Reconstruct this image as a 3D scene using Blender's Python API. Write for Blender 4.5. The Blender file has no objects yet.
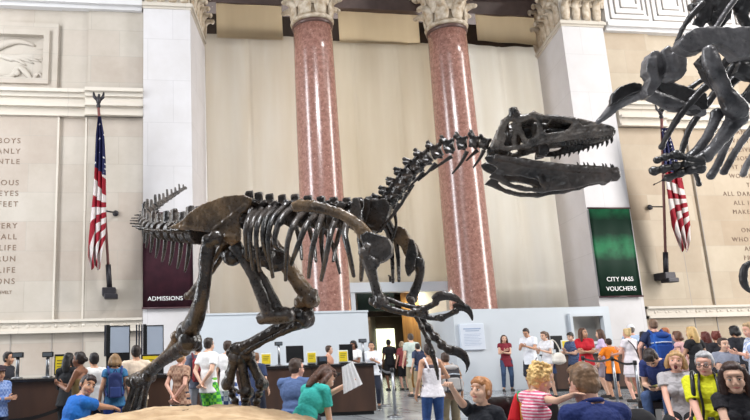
import bpy, bmesh, math, random
from mathutils import Vector, Matrix, Quaternion, noise
random.seed(7)
V = Vector
SC = bpy.context.scene
COL = bpy.data.collections.new('hall')          # linked at the end
TMP = SC.collection
# ---------------------------------------------------------------- camera
F, CX, CY, H = 681., 246., 210., 1.36
YAW, PIT, ROL = math.radians(8.4), math.radians(12.0), math.radians(1.72)
FW = V((math.sin(YAW)*math.cos(PIT), math.cos(YAW)*math.cos(PIT), math.sin(PIT)))
_r = V((math.cos(YAW), -math.sin(YAW), 0)); _u = _r.cross(FW)
CR = _r*math.cos(ROL) - _u*math.sin(ROL); CU = _u*math.cos(ROL) + _r*math.sin(ROL)
CAM = V((0, 0, H))
def ray(px, py): return CR*((px-CX)/F) + CU*((CY-py)/F) + FW
def aY(px, py, Y):
    d = ray(px, py); return CAM + d*(Y/d.y)
def aX(px, py, X):
    d = ray(px, py); return CAM + d*(X/d.x)
def aZ(px, py, Z):
    d = ray(px, py); return CAM + d*((Z-H)/d.z)
def aD(px, py, D): return CAM + ray(px, py)*D
cd = bpy.data.cameras.new('camera'); camo = bpy.data.objects.new('camera', cd)
TMP.objects.link(camo)
camo.matrix_world = Matrix(((CR.x, CU.x, -FW.x, 0), (CR.y, CU.y, -FW.y, 0), (CR.z, CU.z, -FW.z, H), (0, 0, 0, 1)))
cd.sensor_width = 36; cd.lens = F/750*36; cd.shift_x = (375-CX)/750; cd.clip_end = 300; cd.clip_start = .05
SC.camera = camo
# ---------------------------------------------------------------- materials
MC = {}
def s2l(c):
    return tuple(((x/255.)/12.92 if x/255. <= .04045 else ((x/255.+.055)/1.055)**2.4) for x in c)
def mat(name, rgb, rough=.6, var=.12, scale=6, metal=0, bump=0, rgb2=None, stretch=None, spec=.5, sheen=0, coords='Object', detail=6):
    """procedural: a noise blends two tones of the material's own colour"""
    k = name
    if k in MC: return MC[k]
    m = bpy.data.materials.new(name); m.use_nodes = True
    nt = m.node_tree; b = nt.nodes['Principled BSDF']
    b.inputs['Roughness'].default_value = rough; b.inputs['Metallic'].default_value = metal
    b.inputs['Specular IOR Level'].default_value = spec
    if sheen: b.inputs['Sheen Weight'].default_value = sheen
    c = s2l(rgb)
    tc = nt.nodes.new('ShaderNodeTexCoord'); mp = nt.nodes.new('ShaderNodeMapping')
    nt.links.new(tc.outputs[coords], mp.inputs['Vector'])
    if stretch: mp.inputs['Scale'].default_value = stretch
    nz = nt.nodes.new('ShaderNodeTexNoise'); nz.inputs['Scale'].default_value = scale; nz.inputs['Detail'].default_value = detail
    nt.links.new(mp.outputs[0], nz.inputs['Vector'])
    rp = nt.nodes.new('ShaderNodeValToRGB')
    rp.color_ramp.elements[0].position = .3; rp.color_ramp.elements[1].position = .7
    lo = tuple(x*(1-var) for x in c) if rgb2 is None else s2l(rgb2)
    hi = tuple(min(1, x*(1+var)) for x in c) if rgb2 is None else c
    rp.color_ramp.elements[0].color = (*lo, 1); rp.color_ramp.elements[1].color = (*hi, 1)
    nt.links.new(nz.outputs['Fac'], rp.inputs[0]); nt.links.new(rp.outputs[0], b.inputs['Base Color'])
    if bump:
        bp = nt.nodes.new('ShaderNodeBump'); bp.inputs['Strength'].default_value = bump; bp.inputs['Distance'].default_value = .02
        nt.links.new(nz.outputs['Fac'], bp.inputs['Height']); nt.links.new(bp.outputs[0], b.inputs['Normal'])
    MC[k] = m; return m
def emit(name, rgb, st):
    if name in MC: return MC[name]
    m = bpy.data.materials.new(name); m.use_nodes = True
    b = m.node_tree.nodes['Principled BSDF']
    c = s2l(rgb)
    b.inputs['Base Color'].default_value = (*c, 1); b.inputs['Emission Color'].default_value = (*c, 1); b.inputs['Emission Strength'].default_value = st
    MC[name] = m; return m
# ---------------------------------------------------------------- mesh building
class MB:
    def __init__(s): s.b = bmesh.new()
    def box(s, x0, x1, y0, y1, z0, z1, mi=0, bev=0):
        vs = [s.b.verts.new((x, y, z)) for z in (z0, z1) for y in (y0, y1) for x in (x0, x1)]
        fs = []
        for q in ((0, 2, 3, 1), (4, 5, 7, 6), (0, 1, 5, 4), (2, 6, 7, 3), (0, 4, 6, 2), (1, 3, 7, 5)):
            f = s.b.faces.new([vs[i] for i in q]); f.material_index = mi; fs.append(f)
        if bev:
            es = list({e for f in fs for e in f.edges})
            bmesh.ops.bevel(s.b, geom=es, offset=bev, segments=2, affect='EDGES', profile=.5)
        return s
    def obox(s, c, ax, ay, az, hx, hy, hz, mi=0):
        vs = [s.b.verts.new(c + ax*(hx*i) + ay*(hy*j) + az*(hz*k)) for k in (-1, 1) for j in (-1, 1) for i in (-1, 1)]
        for q in ((0, 2, 3, 1), (4, 5, 7, 6), (0, 1, 5, 4), (2, 6, 7, 3), (0, 4, 6, 2), (1, 3, 7, 5)):
            s.b.faces.new([vs[i] for i in q]).material_index = mi
        return s
    def prism(s, poly, ext, mi=0):
        """polygon (3D points) extruded along ext, centred"""
        e = V(ext)
        a = [s.b.verts.new(V(p) - e*.5) for p in poly]; b = [s.b.verts.new(V(p) + e*.5) for p in poly]
        n = len(poly)
        fs = [s.b.faces.new(list(reversed(a))), s.b.faces.new(b)]
        for i in range(n): fs.append(s.b.faces.new((a[i], a[(i+1) % n], b[(i+1) % n], b[i])))
        for f in fs: f.material_index = mi
        bmesh.ops.recalc_face_normals(s.b, faces=fs)
        return s
    def footprint(s, pts, z0, z1, mi=0):
        return s.prism([(x, y, (z0+z1)/2) for x, y in pts], (0, 0, z1-z0), mi)
    def tube(s, pts, rad, n=10, caps=True, flat=1.0, fdir=None, mi=0, smooth=True, res=0, rnd=0.0):
        """tapered tube along points; flat squeezes it along fdir"""
        P = [V(p) for p in pts]; R = list(rad) if hasattr(rad, '__len__') else [rad]*len(P)
        if res:
            P, R = catmull(P, R, res)
        rings = []; prev = None
        for i, p in enumerate(P):
            t = (P[min(i+1, len(P)-1)] - P[max(i-1, 0)])
            if t.length < 1e-9: t = V((0, 0, 1))
            t.normalize()
            if prev is None:
                a = V((0, 0, 1)) if abs(t.z) < .9 else V((1, 0, 0))
                u = t.cross(a).normalized()
            else:
                u = (prev - t*prev.dot(t))
                u = u.normalized() if u.length > 1e-6 else t.orthogonal().normalized()
            prev = u; w = t.cross(u)
            rr = R[i]*(1 + (random.random()-.5)*rnd)
            ring = []
            for k in range(n):
                an = 2*math.pi*k/n; o = u*(math.cos(an)*rr) + w*(math.sin(an)*rr)
                if fdir is not None: o = o - V(fdir)*(o.dot(V(fdir))*(1-flat))
                ring.append(s.b.verts.new(p+o))
            rings.append(ring)
        for i in range(len(rings)-1):
            for k in range(n):
                f = s.b.faces.new((rings[i][k], rings[i][(k+1) % n], rings[i+1][(k+1) % n], rings[i+1][k])); f.smooth = smooth; f.material_index = mi
        if caps:
            f = s.b.faces.new(list(reversed(rings[0]))); f.material_index = mi
            f = s.b.faces.new(rings[-1]); f.material_index = mi
        return s
    def cap(s, p0, p1, r0, r1, n=12, mi=0):
        """capsule with hemispherical ends"""
        p0, p1 = V(p0), V(p1); t = p1-p0; L = t.length
        t = t/L if L > 1e-6 else V((0, 0, 1))
        pts, rs = [], []
        for a in (-85, -60, -30): pts.append(p0 + t*(r0*math.sin(math.radians(a)))); rs.append(r0*math.cos(math.radians(a)))
        pts.append(p0); rs.append(r0); pts.append(p1); rs.append(r1)
        for a in (30, 60, 85): pts.append(p1 + t*(r1*math.sin(math.radians(a)))); rs.append(r1*math.cos(math.radians(a)))
        return s.tube(pts, rs, n=n, mi=mi)
    def ell(s, c, r, rot=None, nu=14, nv=9, mi=0):
        c = V(c); rot = rot or Matrix.Identity(3)
        rings = []
        for j in range(1, nv):
            th = math.pi*j/nv
            rings.append([s.b.verts.new(c + rot @ V((r[0]*math.sin(th)*math.cos(2*math.pi*i/nu), r[1]*math.sin(th)*math.sin(2*math.pi*i/nu), r[2]*math.cos(th)))) for i in range(nu)])
        top = s.b.verts.new(c + rot @ V((0, 0, r[2]))); bot = s.b.verts.new(c - rot @ V((0, 0, r[2])))
        fs = []
        for i in range(nu):
            fs.append(s.b.faces.new((top, rings[0][i], rings[0][(i+1) % nu])))
            fs.append(s.b.faces.new((bot, rings[-1][(i+1) % nu], rings[-1][i])))
            for j in range(len(rings)-1):
                fs.append(s.b.faces.new((rings[j][i], rings[j+1][i], rings[j+1][(i+1) % nu], rings[j][(i+1) % nu])))
        for f in fs: f.smooth = True; f.material_index = mi
        return s
    def ecyl(s, c0, c1, r0, r1, rot=None, n=20, mi=0):
        """elliptical frustum with flat ends; r0, r1 are (rx, ry)"""
        rot = rot or Matrix.Identity(3); c0, c1 = V(c0), V(c1)
        A = [[s.b.verts.new(c + rot @ V((r[0]*math.cos(2*math.pi*i/n), r[1]*math.sin(2*math.pi*i/n), 0))) for i in range(n)] for c, r in ((c0, r0), (c1, r1))]
        fs = [s.b.faces.new(list(reversed(A[0]))), s.b.faces.new(A[1])]
        for i in range(n): fs.append(s.b.faces.new((A[0][i], A[0][(i+1) % n], A[1][(i+1) % n], A[1][i])))
        for f in fs: f.material_index = mi; f.smooth = True
        bmesh.ops.recalc_face_normals(s.b, faces=fs)
        return s
    def lathe(s, c, prof, n=32, mi=0):
        c = V(c)
        rings = [[s.b.verts.new(c + V((r*math.cos(2*math.pi*i/n), r*math.sin(2*math.pi*i/n), z))) for i in range(n)] for r, z in prof]
        for j in range(len(rings)-1):
            for i in range(n):
                f = s.b.faces.new((rings[j][i], rings[j][(i+1) % n], rings[j+1][(i+1) % n], rings[j+1][i])); f.smooth = True; f.material_index = mi
        s.b.faces.new(list(reversed(rings[0]))).material_index = mi; s.b.faces.new(rings[-1]).material_index = mi
        return s
    def quad(s, a, b, c, d, mi=0):
        s.b.faces.new([s.b.verts.new(V(p)) for p in (a, b, c, d)]).material_index = mi; return s
    def remesh(s, vox, sm=2, fac=.5):
        """union of everything so far into one continuous skin"""
        me = bpy.data.meshes.new('tmp'); s.b.to_mesh(me); s.b.free()
        o = bpy.data.objects.new('tmp', me); TMP.objects.link(o)
        m = o.modifiers.new('r', 'REMESH'); m.mode = 'VOXEL'; m.voxel_size = vox; m.use_smooth_shade = True
        if sm:
            m2 = o.modifiers.new('s', 'SMOOTH'); m2.factor = fac; m2.iterations = sm
        dg = bpy.context.evaluated_depsgraph_get()
        me2 = bpy.data.meshes.new_from_object(o.evaluated_get(dg))
        bpy.data.objects.remove(o); bpy.data.meshes.remove(me)
        s.b = bmesh.new(); s.b.from_mesh(me2); bpy.data.meshes.remove(me2)
        for f in s.b.faces: f.smooth = True
        return s
    def rough(s, amp, sc=12, amp2=0, sc2=40):
        """real surface relief: pushes the skin in and out along its normals"""
        s.b.normal_update()
        for v in s.b.verts:
            d = noise.noise(v.co*sc)*amp
            if amp2: d += noise.noise(v.co*sc2)*amp2
            v.co += v.normal*d
        return s
def catmull(P, R, res):
    Q, S = [], []
    n = len(P)
    for i in range(n-1):
        p0, p1, p2, p3 = P[max(i-1, 0)], P[i], P[i+1], P[min(i+2, n-1)]
        for k in range(res):
            t = k/res
            Q.append(.5*((2*p1) + (p2-p0)*t + (2*p0-5*p1+4*p2-p3)*t*t + (3*p1-p0-3*p2+p3)*t**3)); S.append(R[i]*(1-t)+R[i+1]*t)
    Q.append(P[-1]); S.append(R[-1]); return Q, S
def root_loc(o):
    l = V((0, 0, 0))
    while o is not None: l = l + o.location; o = o.parent
    return l
def obj(name, mb, m, parent=None, smooth=None, origin=None):
    """links one mesh object; mb holds world coordinates"""
    me = bpy.data.meshes.new(name)
    off = root_loc(parent) if parent else V((0, 0, 0))
    if origin is not None and not parent: off = V(origin)
    bmesh.ops.translate(mb.b, verts=mb.b.verts, vec=-off)
    mb.b.to_mesh(me); mb.b.free()
    for x in (m if isinstance(m, (list, tuple)) else [m]): me.materials.append(x)
    if smooth: me.polygons.foreach_set('use_smooth', [True]*len(me.polygons))
    o = bpy.data.objects.new(name, me); COL.objects.link(o)
    if parent: o.parent = parent
    elif origin is not None: o.location = off
    return o
def thing(name, label, cat, loc, group=None):
    o = bpy.data.objects.new(name, None); COL.objects.link(o); o.location = V(loc)
    o.empty_display_size = .1
    return tag(o, label, cat, group)
def tag(o, label, cat, group=None, kind=None):
    o['label'] = label; o['category'] = cat
    if group: o['group'] = group
    if kind: o['kind'] = kind
    return o
def struct(name, mb, m, parent=None, smooth=None):
    o = obj(name, mb, m, parent, smooth)
    if not parent: o['kind'] = 'structure'
    return o
def text(name, body, loc, size, m, parent=None, align='CENTER', ext=.004, rot=(math.pi/2, 0, 0), spacing=1.0, line=1.0):
    c = bpy.data.curves.new(name, 'FONT'); c.body = body; c.size = size; c.align_x = align; c.extrude = ext
    c.space_character = spacing; c.space_line = line
    c.materials.append(m)
    o = bpy.data.objects.new('tmp', c); TMP.objects.link(o)
    dg = bpy.context.evaluated_depsgraph_get()
    me = bpy.data.meshes.new_from_object(o.evaluated_get(dg)); bpy.data.objects.remove(o)
    me.transform(Matrix.Translation(V(loc)) @ Matrix.Rotation(rot[2], 4, 'Z') @ Matrix.Rotation(rot[0], 4, 'X'))
    if not me.materials: me.materials.append(m)
    off = root_loc(parent) if parent else V((0, 0, 0))
    me.transform(Matrix.Translation(-off))
    r = bpy.data.objects.new(name, me); COL.objects.link(r)
    if parent: r.parent = parent
    return r
# ================================================================ the hall
def stone(name, rgb, bw=1.6, bh=.75, var=.06, rough=.55, mort=.012, vein=.08, tint=None):
    if name in MC: return MC[name]
    m = bpy.data.materials.new(name); m.use_nodes = True; nt = m.node_tree; N = nt.nodes.new; L = nt.links.new
    b = nt.nodes['Principled BSDF']; b.inputs['Roughness'].default_value = rough; b.inputs['Specular IOR Level'].default_value = .35
    c = s2l(rgb); t2 = s2l(tint) if tint else tuple(x*(1-2*var) for x in c)
    tc = N('ShaderNodeTexCoord'); sp = N('ShaderNodeSeparateXYZ'); cb = N('ShaderNodeCombineXYZ')
    L(tc.outputs['Object'], sp.inputs[0]); L(sp.outputs[0], cb.inputs[0]); L(sp.outputs[2], cb.inputs[1])
    br = N('ShaderNodeTexBrick'); L(cb.outputs[0], br.inputs['Vector'])
    br.inputs['Scale'].default_value = 1; br.inputs['Brick Width'].default_value = bw; br.inputs['Row Height'].default_value = bh
    br.inputs['Mortar Size'].default_value = mort; br.inputs['Mortar Smooth'].default_value = .3; br.inputs['Bias'].default_value = -.2
    br.inputs['Color1'].default_value = (*c, 1); br.inputs['Color2'].default_value = (*t2, 1)
    br.inputs['Mortar'].default_value = (*[x*.86 for x in c], 1)
    nz = N('ShaderNodeTexNoise'); nz.inputs['Scale'].default_value = .9; nz.inputs['Detail'].default_value = 8; nz.inputs['Roughness'].default_value = .62
    L(tc.outputs['Object'], nz.inputs['Vector'])
    rp = N('ShaderNodeValToRGB'); rp.color_ramp.elements[0].position = .35; rp.color_ramp.elements[1].position = .65
    rp.color_ramp.elements[0].color = (1-vein*1.6, 1-vein*1.8, 1-vein*2.1, 1); rp.color_ramp.elements[1].color = (1, 1, 1, 1)
    L(nz.outputs['Fac'], rp.inputs[0])
    mx = N('ShaderNodeMix'); mx.data_type = 'RGBA'; mx.blend_type = 'MULTIPLY'; mx.inputs[0].default_value = 1
    L(br.outputs['Color'], mx.inputs[6]); L(rp.outputs[0], mx.inputs[7]); L(mx.outputs[2], b.inputs['Base Color'])
    bp = N('ShaderNodeBump'); bp.inputs['Strength'].default_value = .25; bp.inputs['Distance'].default_value = .01
    L(nz.outputs['Fac'], bp.inputs['Height']); L(bp.outputs[0], b.inputs['Normal'])
    MC[name] = m; return m
M_WL = stone('limestone_left', (184, 176, 165), 1.9, .95, .035, tint=(175, 161, 149))
M_WR = stone('limestone_right', (182, 168, 148), 1.9, .95, .05, tint=(164, 144, 121))
M_PIER = stone('pier_stone', (208, 205, 206), 1.7, 1.5, .02, vein=.05)
M_TRIM = stone('trim_stone', (206, 198, 186), 2.6, 3, .02, vein=.05)
M_GREEK = mat('key_stone', (208, 206, 206), .6, .04, 2)
M_GROOVE = mat('joint_groove_shade', (150, 143, 136), .8, .05)  # grey of the slab joints; on the key band it paints groove shade
M_CAPST = mat('capital_stone', (206, 194, 176), .5, .2, 5, rgb2=(150, 128, 100))
M_WHITE = mat('white_paint', (198, 204, 210), .5, .015, 2)
M_GREYP = mat('grey_paint', (168, 165, 160), .6, .03)
def cloth(name, rgb, rgb2, sc=1.2, tr=.45):
    m = mat(name, rgb, .85, .05, sc, stretch=(1, 1, .12), rgb2=rgb2); nt = m.node_tree
    b = nt.nodes['Principled BSDF']; o = nt.nodes['Material Output']
    t = nt.nodes.new('ShaderNodeBsdfTranslucent'); mx = nt.nodes.new('ShaderNodeMixShader'); mx.inputs[0].default_value = tr
    nt.links.new(b.inputs['Base Color'].links[0].from_socket, t.inputs[0])
    nt.links.new(b.outputs[0], mx.inputs[1]); nt.links.new(t.outputs[0], mx.inputs[2]); nt.links.new(mx.outputs[0], o.inputs[0]); return m
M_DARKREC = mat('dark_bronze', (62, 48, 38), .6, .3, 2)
M_CLOTHL = cloth('sheet_left', (210, 205, 197), (199, 189, 174))
M_CLOTHM = cloth('sheet_middle', (206, 198, 184), (190, 179, 160))
M_CLOTHR = cloth('sheet_right', (220, 217, 211), (209, 203, 192))
M_CLOTHU = cloth('sheet_upper', (216, 202, 176), (206, 190, 162))
M_BEAM = mat('beam_brown', (96, 80, 76), .6, .15, 3)
M_ENGR = mat('engraved_letters', (124, 104, 88), .8, .1)
M_BLACK = mat('black_plastic', (22, 22, 24), .4, .1)
M_IRON = mat('dark_iron', (52, 50, 54), .45, .15, 8, metal=.6)
M_STEEL = mat('steel', (150, 152, 156), .3, .05, 8, metal=.9)
def floor_mat():
    m = bpy.data.materials.new('stone_floor'); m.use_nodes = True; nt = m.node_tree; N = nt.nodes.new; L = nt.links.new
    b = nt.nodes['Principled BSDF']; b.inputs['Roughness'].default_value = .22
    tc = N('ShaderNodeTexCoord'); br = N('ShaderNodeTexBrick'); L(tc.outputs['Object'], br.inputs['Vector'])
    br.offset = 0; br.inputs['Scale'].default_value = 1; br.inputs['Brick Width'].default_value = 1.5; br.inputs['Row Height'].default_value = 1.5
    br.inputs['Mortar Size'].default_value = .012
    br.inputs['Color1'].default_value = (*s2l((134, 140, 146)), 1); br.inputs['Color2'].default_value = (*s2l((160, 163, 165)), 1); br.inputs['Mortar'].default_value = (*s2l((96, 100, 104)), 1)
    nz = N('ShaderNodeTexNoise'); nz.inputs['Scale'].default_value = 2.2; nz.inputs['Detail'].default_value = 9; L(tc.outputs['Object'], nz.inputs['Vector'])
    mx = N('ShaderNodeMix'); mx.data_type = 'RGBA'; mx.blend_type = 'OVERLAY'; mx.inputs[0].default_value = .5
    L(br.outputs['Color'], mx.inputs[6]); L(nz.outputs['Fac'], mx.inputs[7]); L(mx.outputs[2], b.inputs['Base Color'])
    return m
struct('floor', MB().box(-30, 46, -14, 48, -.3, 0), floor_mat())
# walls with their panels
wl = struct('wall_left', MB().box(-22, -.15, 22, 25, 0, 22).box(-22, -2.9, 21.93, 22.1, 2.6, 9.25).box(-2.0, -.15, 21.9, 22.1, 0, 13.1).box(-2.9,-2.0,21.97,22.1,10,13.1), M_WL)
wr = struct('wall_right', MB().box(17.1, 46, 22, 25, 0, 22).box(17.1, 19.15, 21.92, 22.1, 0, 13.1).box(20.1, 46, 21.95, 22.1, 2.6, 9.25), M_WR)
tr = MB()
for (z0, z1, p) in ((10.0, 10.12, .42), (9.86, 10.0, .3), (9.62, 9.86, .2), (9.52, 9.62, .34), (9.32, 9.52, .18), (9.22, 9.32, .26)):
    tr.box(-22, -.16, 22-p+.1, 22.1, z0, z1); tr.box(-2.05, -.158, 21.93-p, 22.1, z0, z1)
struct('trim_1', tr, M_TRIM)
tr = MB()
for (z0, z1, p) in ((10.0, 10.12, .42), (9.86, 10.0, .3), (9.62, 9.86, .2), (9.52, 9.62, .34), (9.32, 9.52, .18), (9.22, 9.32, .26)):
    tr.box(17.28, 46, 22-p+.1, 22.1, z0, z1); tr.box(17.278, 19.2, 21.93-p, 22.1, z0, z1)
struct('trim_2', tr, M_TRIM)
for nm, x0, x1, xf0, xf1 in (('trim_3', -22, -.16, -2.0, -.16), ('trim_4', 17.28, 46, 17.28, 19.15)):
    t = MB()
    for (z0, z1, p) in ((2.52, 2.6, .16), (2.28, 2.52, .07), (2.19, 2.28, .18)):
        t.box(x0, x1, 21.95-p, 22.1, z0, z1); t.box(xf0, xf1, 21.88-p, 22.1, z0, z1)
    x = x0+.3
    while x < min(x1, 34):                                    # small carved knots along the band
        yb = 21.82 if xf0 <= x <= xf1 else 21.88
        t.ell((x, yb-.01, 2.4), (.055, .02, .055), nu=8, nv=5); t.box(x+.1, x+.24, yb-.025, yb+.02, 2.38, 2.42); x += .42
    struct(nm, t, M_TRIM)
# upright joints between the slabs below the band
j = MB()
for x in (-5.6, -4.15, -2.92, -1.98, -.9): j.box(x-.018, x+.018, 21.885 if x > -2 else 21.985, 22.05, 0, 2.19)
struct('trim_5', j, M_GROOVE)
j = MB()
for x in (19.17, 20.12, 21.6, 23.0, 24.5, 26): j.box(x-.018, x+.018, 21.905 if x < 19.2 else 21.985, 22.05, 0, 2.19)
for x in (19.17, 20.12): j.box(x-.015, x+.015, 21.93, 22.05, 2.6, 9.2)
struct('trim_6', j, M_GROOVE)
j = MB().box(-2.93, -2.87, 21.9, 22.05, 2.6, 9.2).box(-2.04, -1.98, 21.88, 22.05, 2.6, 9.2)
struct('trim_7', j, M_TRIM)
# cornice and the carved key band over it
def key(mb, x, z, s, y):
    w = .05
    def b(x0, x1, z0, z1): mb.box(x+x0*s, x+x1*s, y-.03, y+.02, z+z0*s, z+z1*s)
    t = .022
    b(0, 1, 0, t); b(0, t, 0, 1); b(1-t, 1, .12, 1); b(.14, .88, .14, .14+t); b(.14, .14+t, .14, .86); b(.86, .86+t, .26, .86)
    b(.3, .74, .3, .3+t); b(.3, .3+t, .3, .72); b(.72, .72+t, .42, .72); b(.14, .88, .86, .86+t)
for nm, x0, x1 in (('trim_8', -22, -.2), ('trim_9', 17.3, 46)):
    t = MB()
    t.box(x0, x1, 21.75, 22.1, 13.05, 13.18).box(x0, x1, 21.6, 22.1, 13.18, 13.36).box(x0, x1, 21.7, 22.1, 13.36, 15.6).box(x0, x1, 21.3, 22.1, 15.6, 16.0)
    struct(nm, t, M_GREEK)
    k = MB(); x = (x1-.1-1.75*8) if nm == 'trim_8' else 17.5
    for i in range(8): key(k, x+i*1.8, 13.5, 1.62, 21.7)
    struct('trim_10' if nm == 'trim_8' else 'trim_11', k, M_GROOVE)  # thin grey strips stand in for the shade inside the key's grooves
# carved eagle panel, upper left
p = MB()
def frame(mb, x0, x1, z0, z1, w, y0, y1):
    mb.box(x0, x1, y0, y1, z1-w, z1).box(x0, x1, y0, y1, z0, z0+w).box(x0, x0+w, y0, y1, z0+w, z1-w).box(x1-w, x1, y0, y1, z0+w, z1-w)
frame(p, -8.2, -2.98, 10.14, 12.5, .28, 21.86, 22.05); frame(p, -7.9, -3.26, 10.3, 12.22, .19, 21.78, 22.05)
panel = struct('trim_12', p, M_WL)
rl = MB()
for i in range(9):                                            # feathers of the spread wing
    a = math.radians(-62+i*9); L_ = 1.25+.32*math.sin(i*.5)
    p0 = V((-4.95+.05*i, 21.99, 11.35-.02*i)); d = V((math.cos(a*.55), 0, .12-.05*(8-i)*.55))
    p1 = p0+V((L_*.75+.08*i, 0, .0-.09*(8-i)+.38))
    rl.tube([p0, p0.lerp(p1, .6)+V((0, 0, .08)), p1], [.07, .075, .02], n=8, res=3, fdir=(0, 1, 0), flat=.6)
rl.tube([(-5.6, 21.98, 11.2), (-5, 21.96, 11.62), (-4.3, 21.97, 11.86), (-3.75, 21.98, 11.72)], [.2, .17, .1, .04], n=8, res=4, fdir=(0, 1, 0), flat=.5)
rl.ell((-5.3, 21.95, 11.1), (.35, .1, .5))
rl.tube([(-5.1, 21.97, 10.72), (-4.8, 21.96, 10.5), (-4.45, 21.96, 10.62), (-4.25, 21.96, 10.92), (-4.0, 21.96, 10.74), (-3.8, 21.96, 10.5), (-3.6, 21.97, 10.74), (-3.47, 21.98, 10.56)], [.1, .12, .1, .09, .1, .08, .06, .03], n=8, res=4, fdir=(0, 1, 0), flat=.6)
rl.ell((-4.3, 21.96, 10.72), (.11, .06, .11))
ro = obj('carved_eagle_relief', rl, M_WL, panel)
# inscriptions
iL = text('inscription', "SEE YOU GAME BOYS\nBRAVE AND MANLY\nTO SEE YOU GENTLE\n\nAS WELL AS GENEROUS\nKEEP YOUR EYES\nTO KEEP YOUR FEET\n\nAND SELF MASTERY\nEFFORT ARE ALL\nSUCCESSFUL LIFE\nIN THE LONG RUN\nWORTHY OF LIFE\nFOR NATIONS", (-4.08, 21.925, 8.28), .245, M_ENGR, wl, 'RIGHT', .006, spacing=1.3, line=1.43)
iS = text('inscription', "ROOSEVELT", (-4.15, 21.925, 3.42), .14, M_ENGR, wl, 'RIGHT', .006)
iR = text('inscription', "A MANS USEFULNESS\nWANTS LIVING UP\nON LIVING IN IDEALS\nINSOFAR AS HE CAN\nIT IS HARD TO FAIL\nWORSE NEVER TO TRY\nTO SUCCEED\nALL DARING AND COURAGE\nALL IRON ENDURANCE\nMAKE FOR A FINER TYPE\nOF MANHOOD\nONLY THOSE ARE FIT\nWHO DO NOT FEAR TO DIE\nARE FIT TO DIE WHO\nFROM THE JOY OF LIFE\nDUTY OF LIFE", (23.15, 21.945, 9.05), .235, M_ENGR, wr, 'CENTER', .006, spacing=1.3, line=1.47)
# piers that flank the column bay
SK = .26
def leafblade(mb, base, out, up, h, w, curl, mi=0):
    """one acanthus leaf: rises, then its tip rolls outward"""
    base, out, up = V(base), V(out).normalized(), V(up)
    side = out.cross(up).normalized(); P = []
    for k in range(9):
        t = k/8; r = .02+.05*math.sin(t*1.4) + (max(0, t-.55)/.45)**2*curl
        z = h*(t - max(0, t-.75)*.9)
        P.append(base+out*r+up*z)
    rad = [w*(.75+.35*math.sin(math.pi*min(1, k/6)))*(1 if k < 7 else .7-.2*(k-7)) for k in range(9)]
    mb.tube(P, rad, n=10, fdir=out, flat=.35, mi=mi)
    mb.tube([q+out*.03 for q in P], [w*.16]*9, n=6, mi=mi)
    mb.ell(P[-1]-up*.03*h, (w*.5, w*.5, h*.1), nu=10, nv=6, mi=mi)
def pier(nm, x0, x1, mirror=False):
    xs0, xs1 = (x0, x1+SK*3) if not mirror else (x0+SK*3, x1)
    poly = [(x0, 21.7), (x1, 21.7), (xs1, 24.7), (xs0, 24.7)]
    o = struct(nm, MB().footprint(poly, 0, 13.12), M_PIER)
    def grow(d): return [(x0-d, 21.7-d), (x1+d, 21.7-d), (xs1+d, 24.7), (xs0-d, 24.7)]
    m = MB()
    for z0, z1, d in ((13.12, 13.2, .03), (13.2, 13.3, .09), (13.3, 13.36, .05)): m.footprint(grow(d), z0, z1)
    m.footprint(grow(-.02), 13.36, 15.8); m.footprint(grow(.25), 15.8, 16.3)
    obj('necking', m, M_TRIM, o)
    m = MB()
    n = 4
    for row, (zb, hh) in enumerate(((13.36, 1.0), (13.9, 1.3))):
        for i in range(n):
            x = x0+(x1-x0)*(i+.5+(.5 if row else 0))/n
            if x > x1: continue
            leafblade(m, (x, 21.7, zb), (0, -1, 0), (0, 0, 1), hh, .17, .28)
        for i in range(6):
            y = 21.7+3*(i+.5)/6
            if mirror: leafblade(m, (x0+SK*(y-21.7), y, zb), (-1, 0, 0), (0, 0, 1), hh, .17, .28)
            else: leafblade(m, (x1+SK*(y-21.7), y, zb), (1, -.25, 0), (0, 0, 1), hh, .17, .28)
    obj('leaf_carving', m, M_CAPST, o)
    return o
pier('wall_pier_left', -.15, 1.45); pier('wall_pier_right', 15.42, 17.12, True)
# recess behind the bay
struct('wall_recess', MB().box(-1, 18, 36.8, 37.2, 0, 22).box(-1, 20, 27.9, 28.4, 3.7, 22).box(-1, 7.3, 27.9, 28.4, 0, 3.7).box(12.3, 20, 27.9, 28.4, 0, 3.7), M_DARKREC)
struct('trim_13', MB().box(1.2, 16.6, 24.0, 24.9, 14.75, 15.5).box(1.2, 16.6, 23.8, 24.9, 15.5, 18), M_BEAM)
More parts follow.
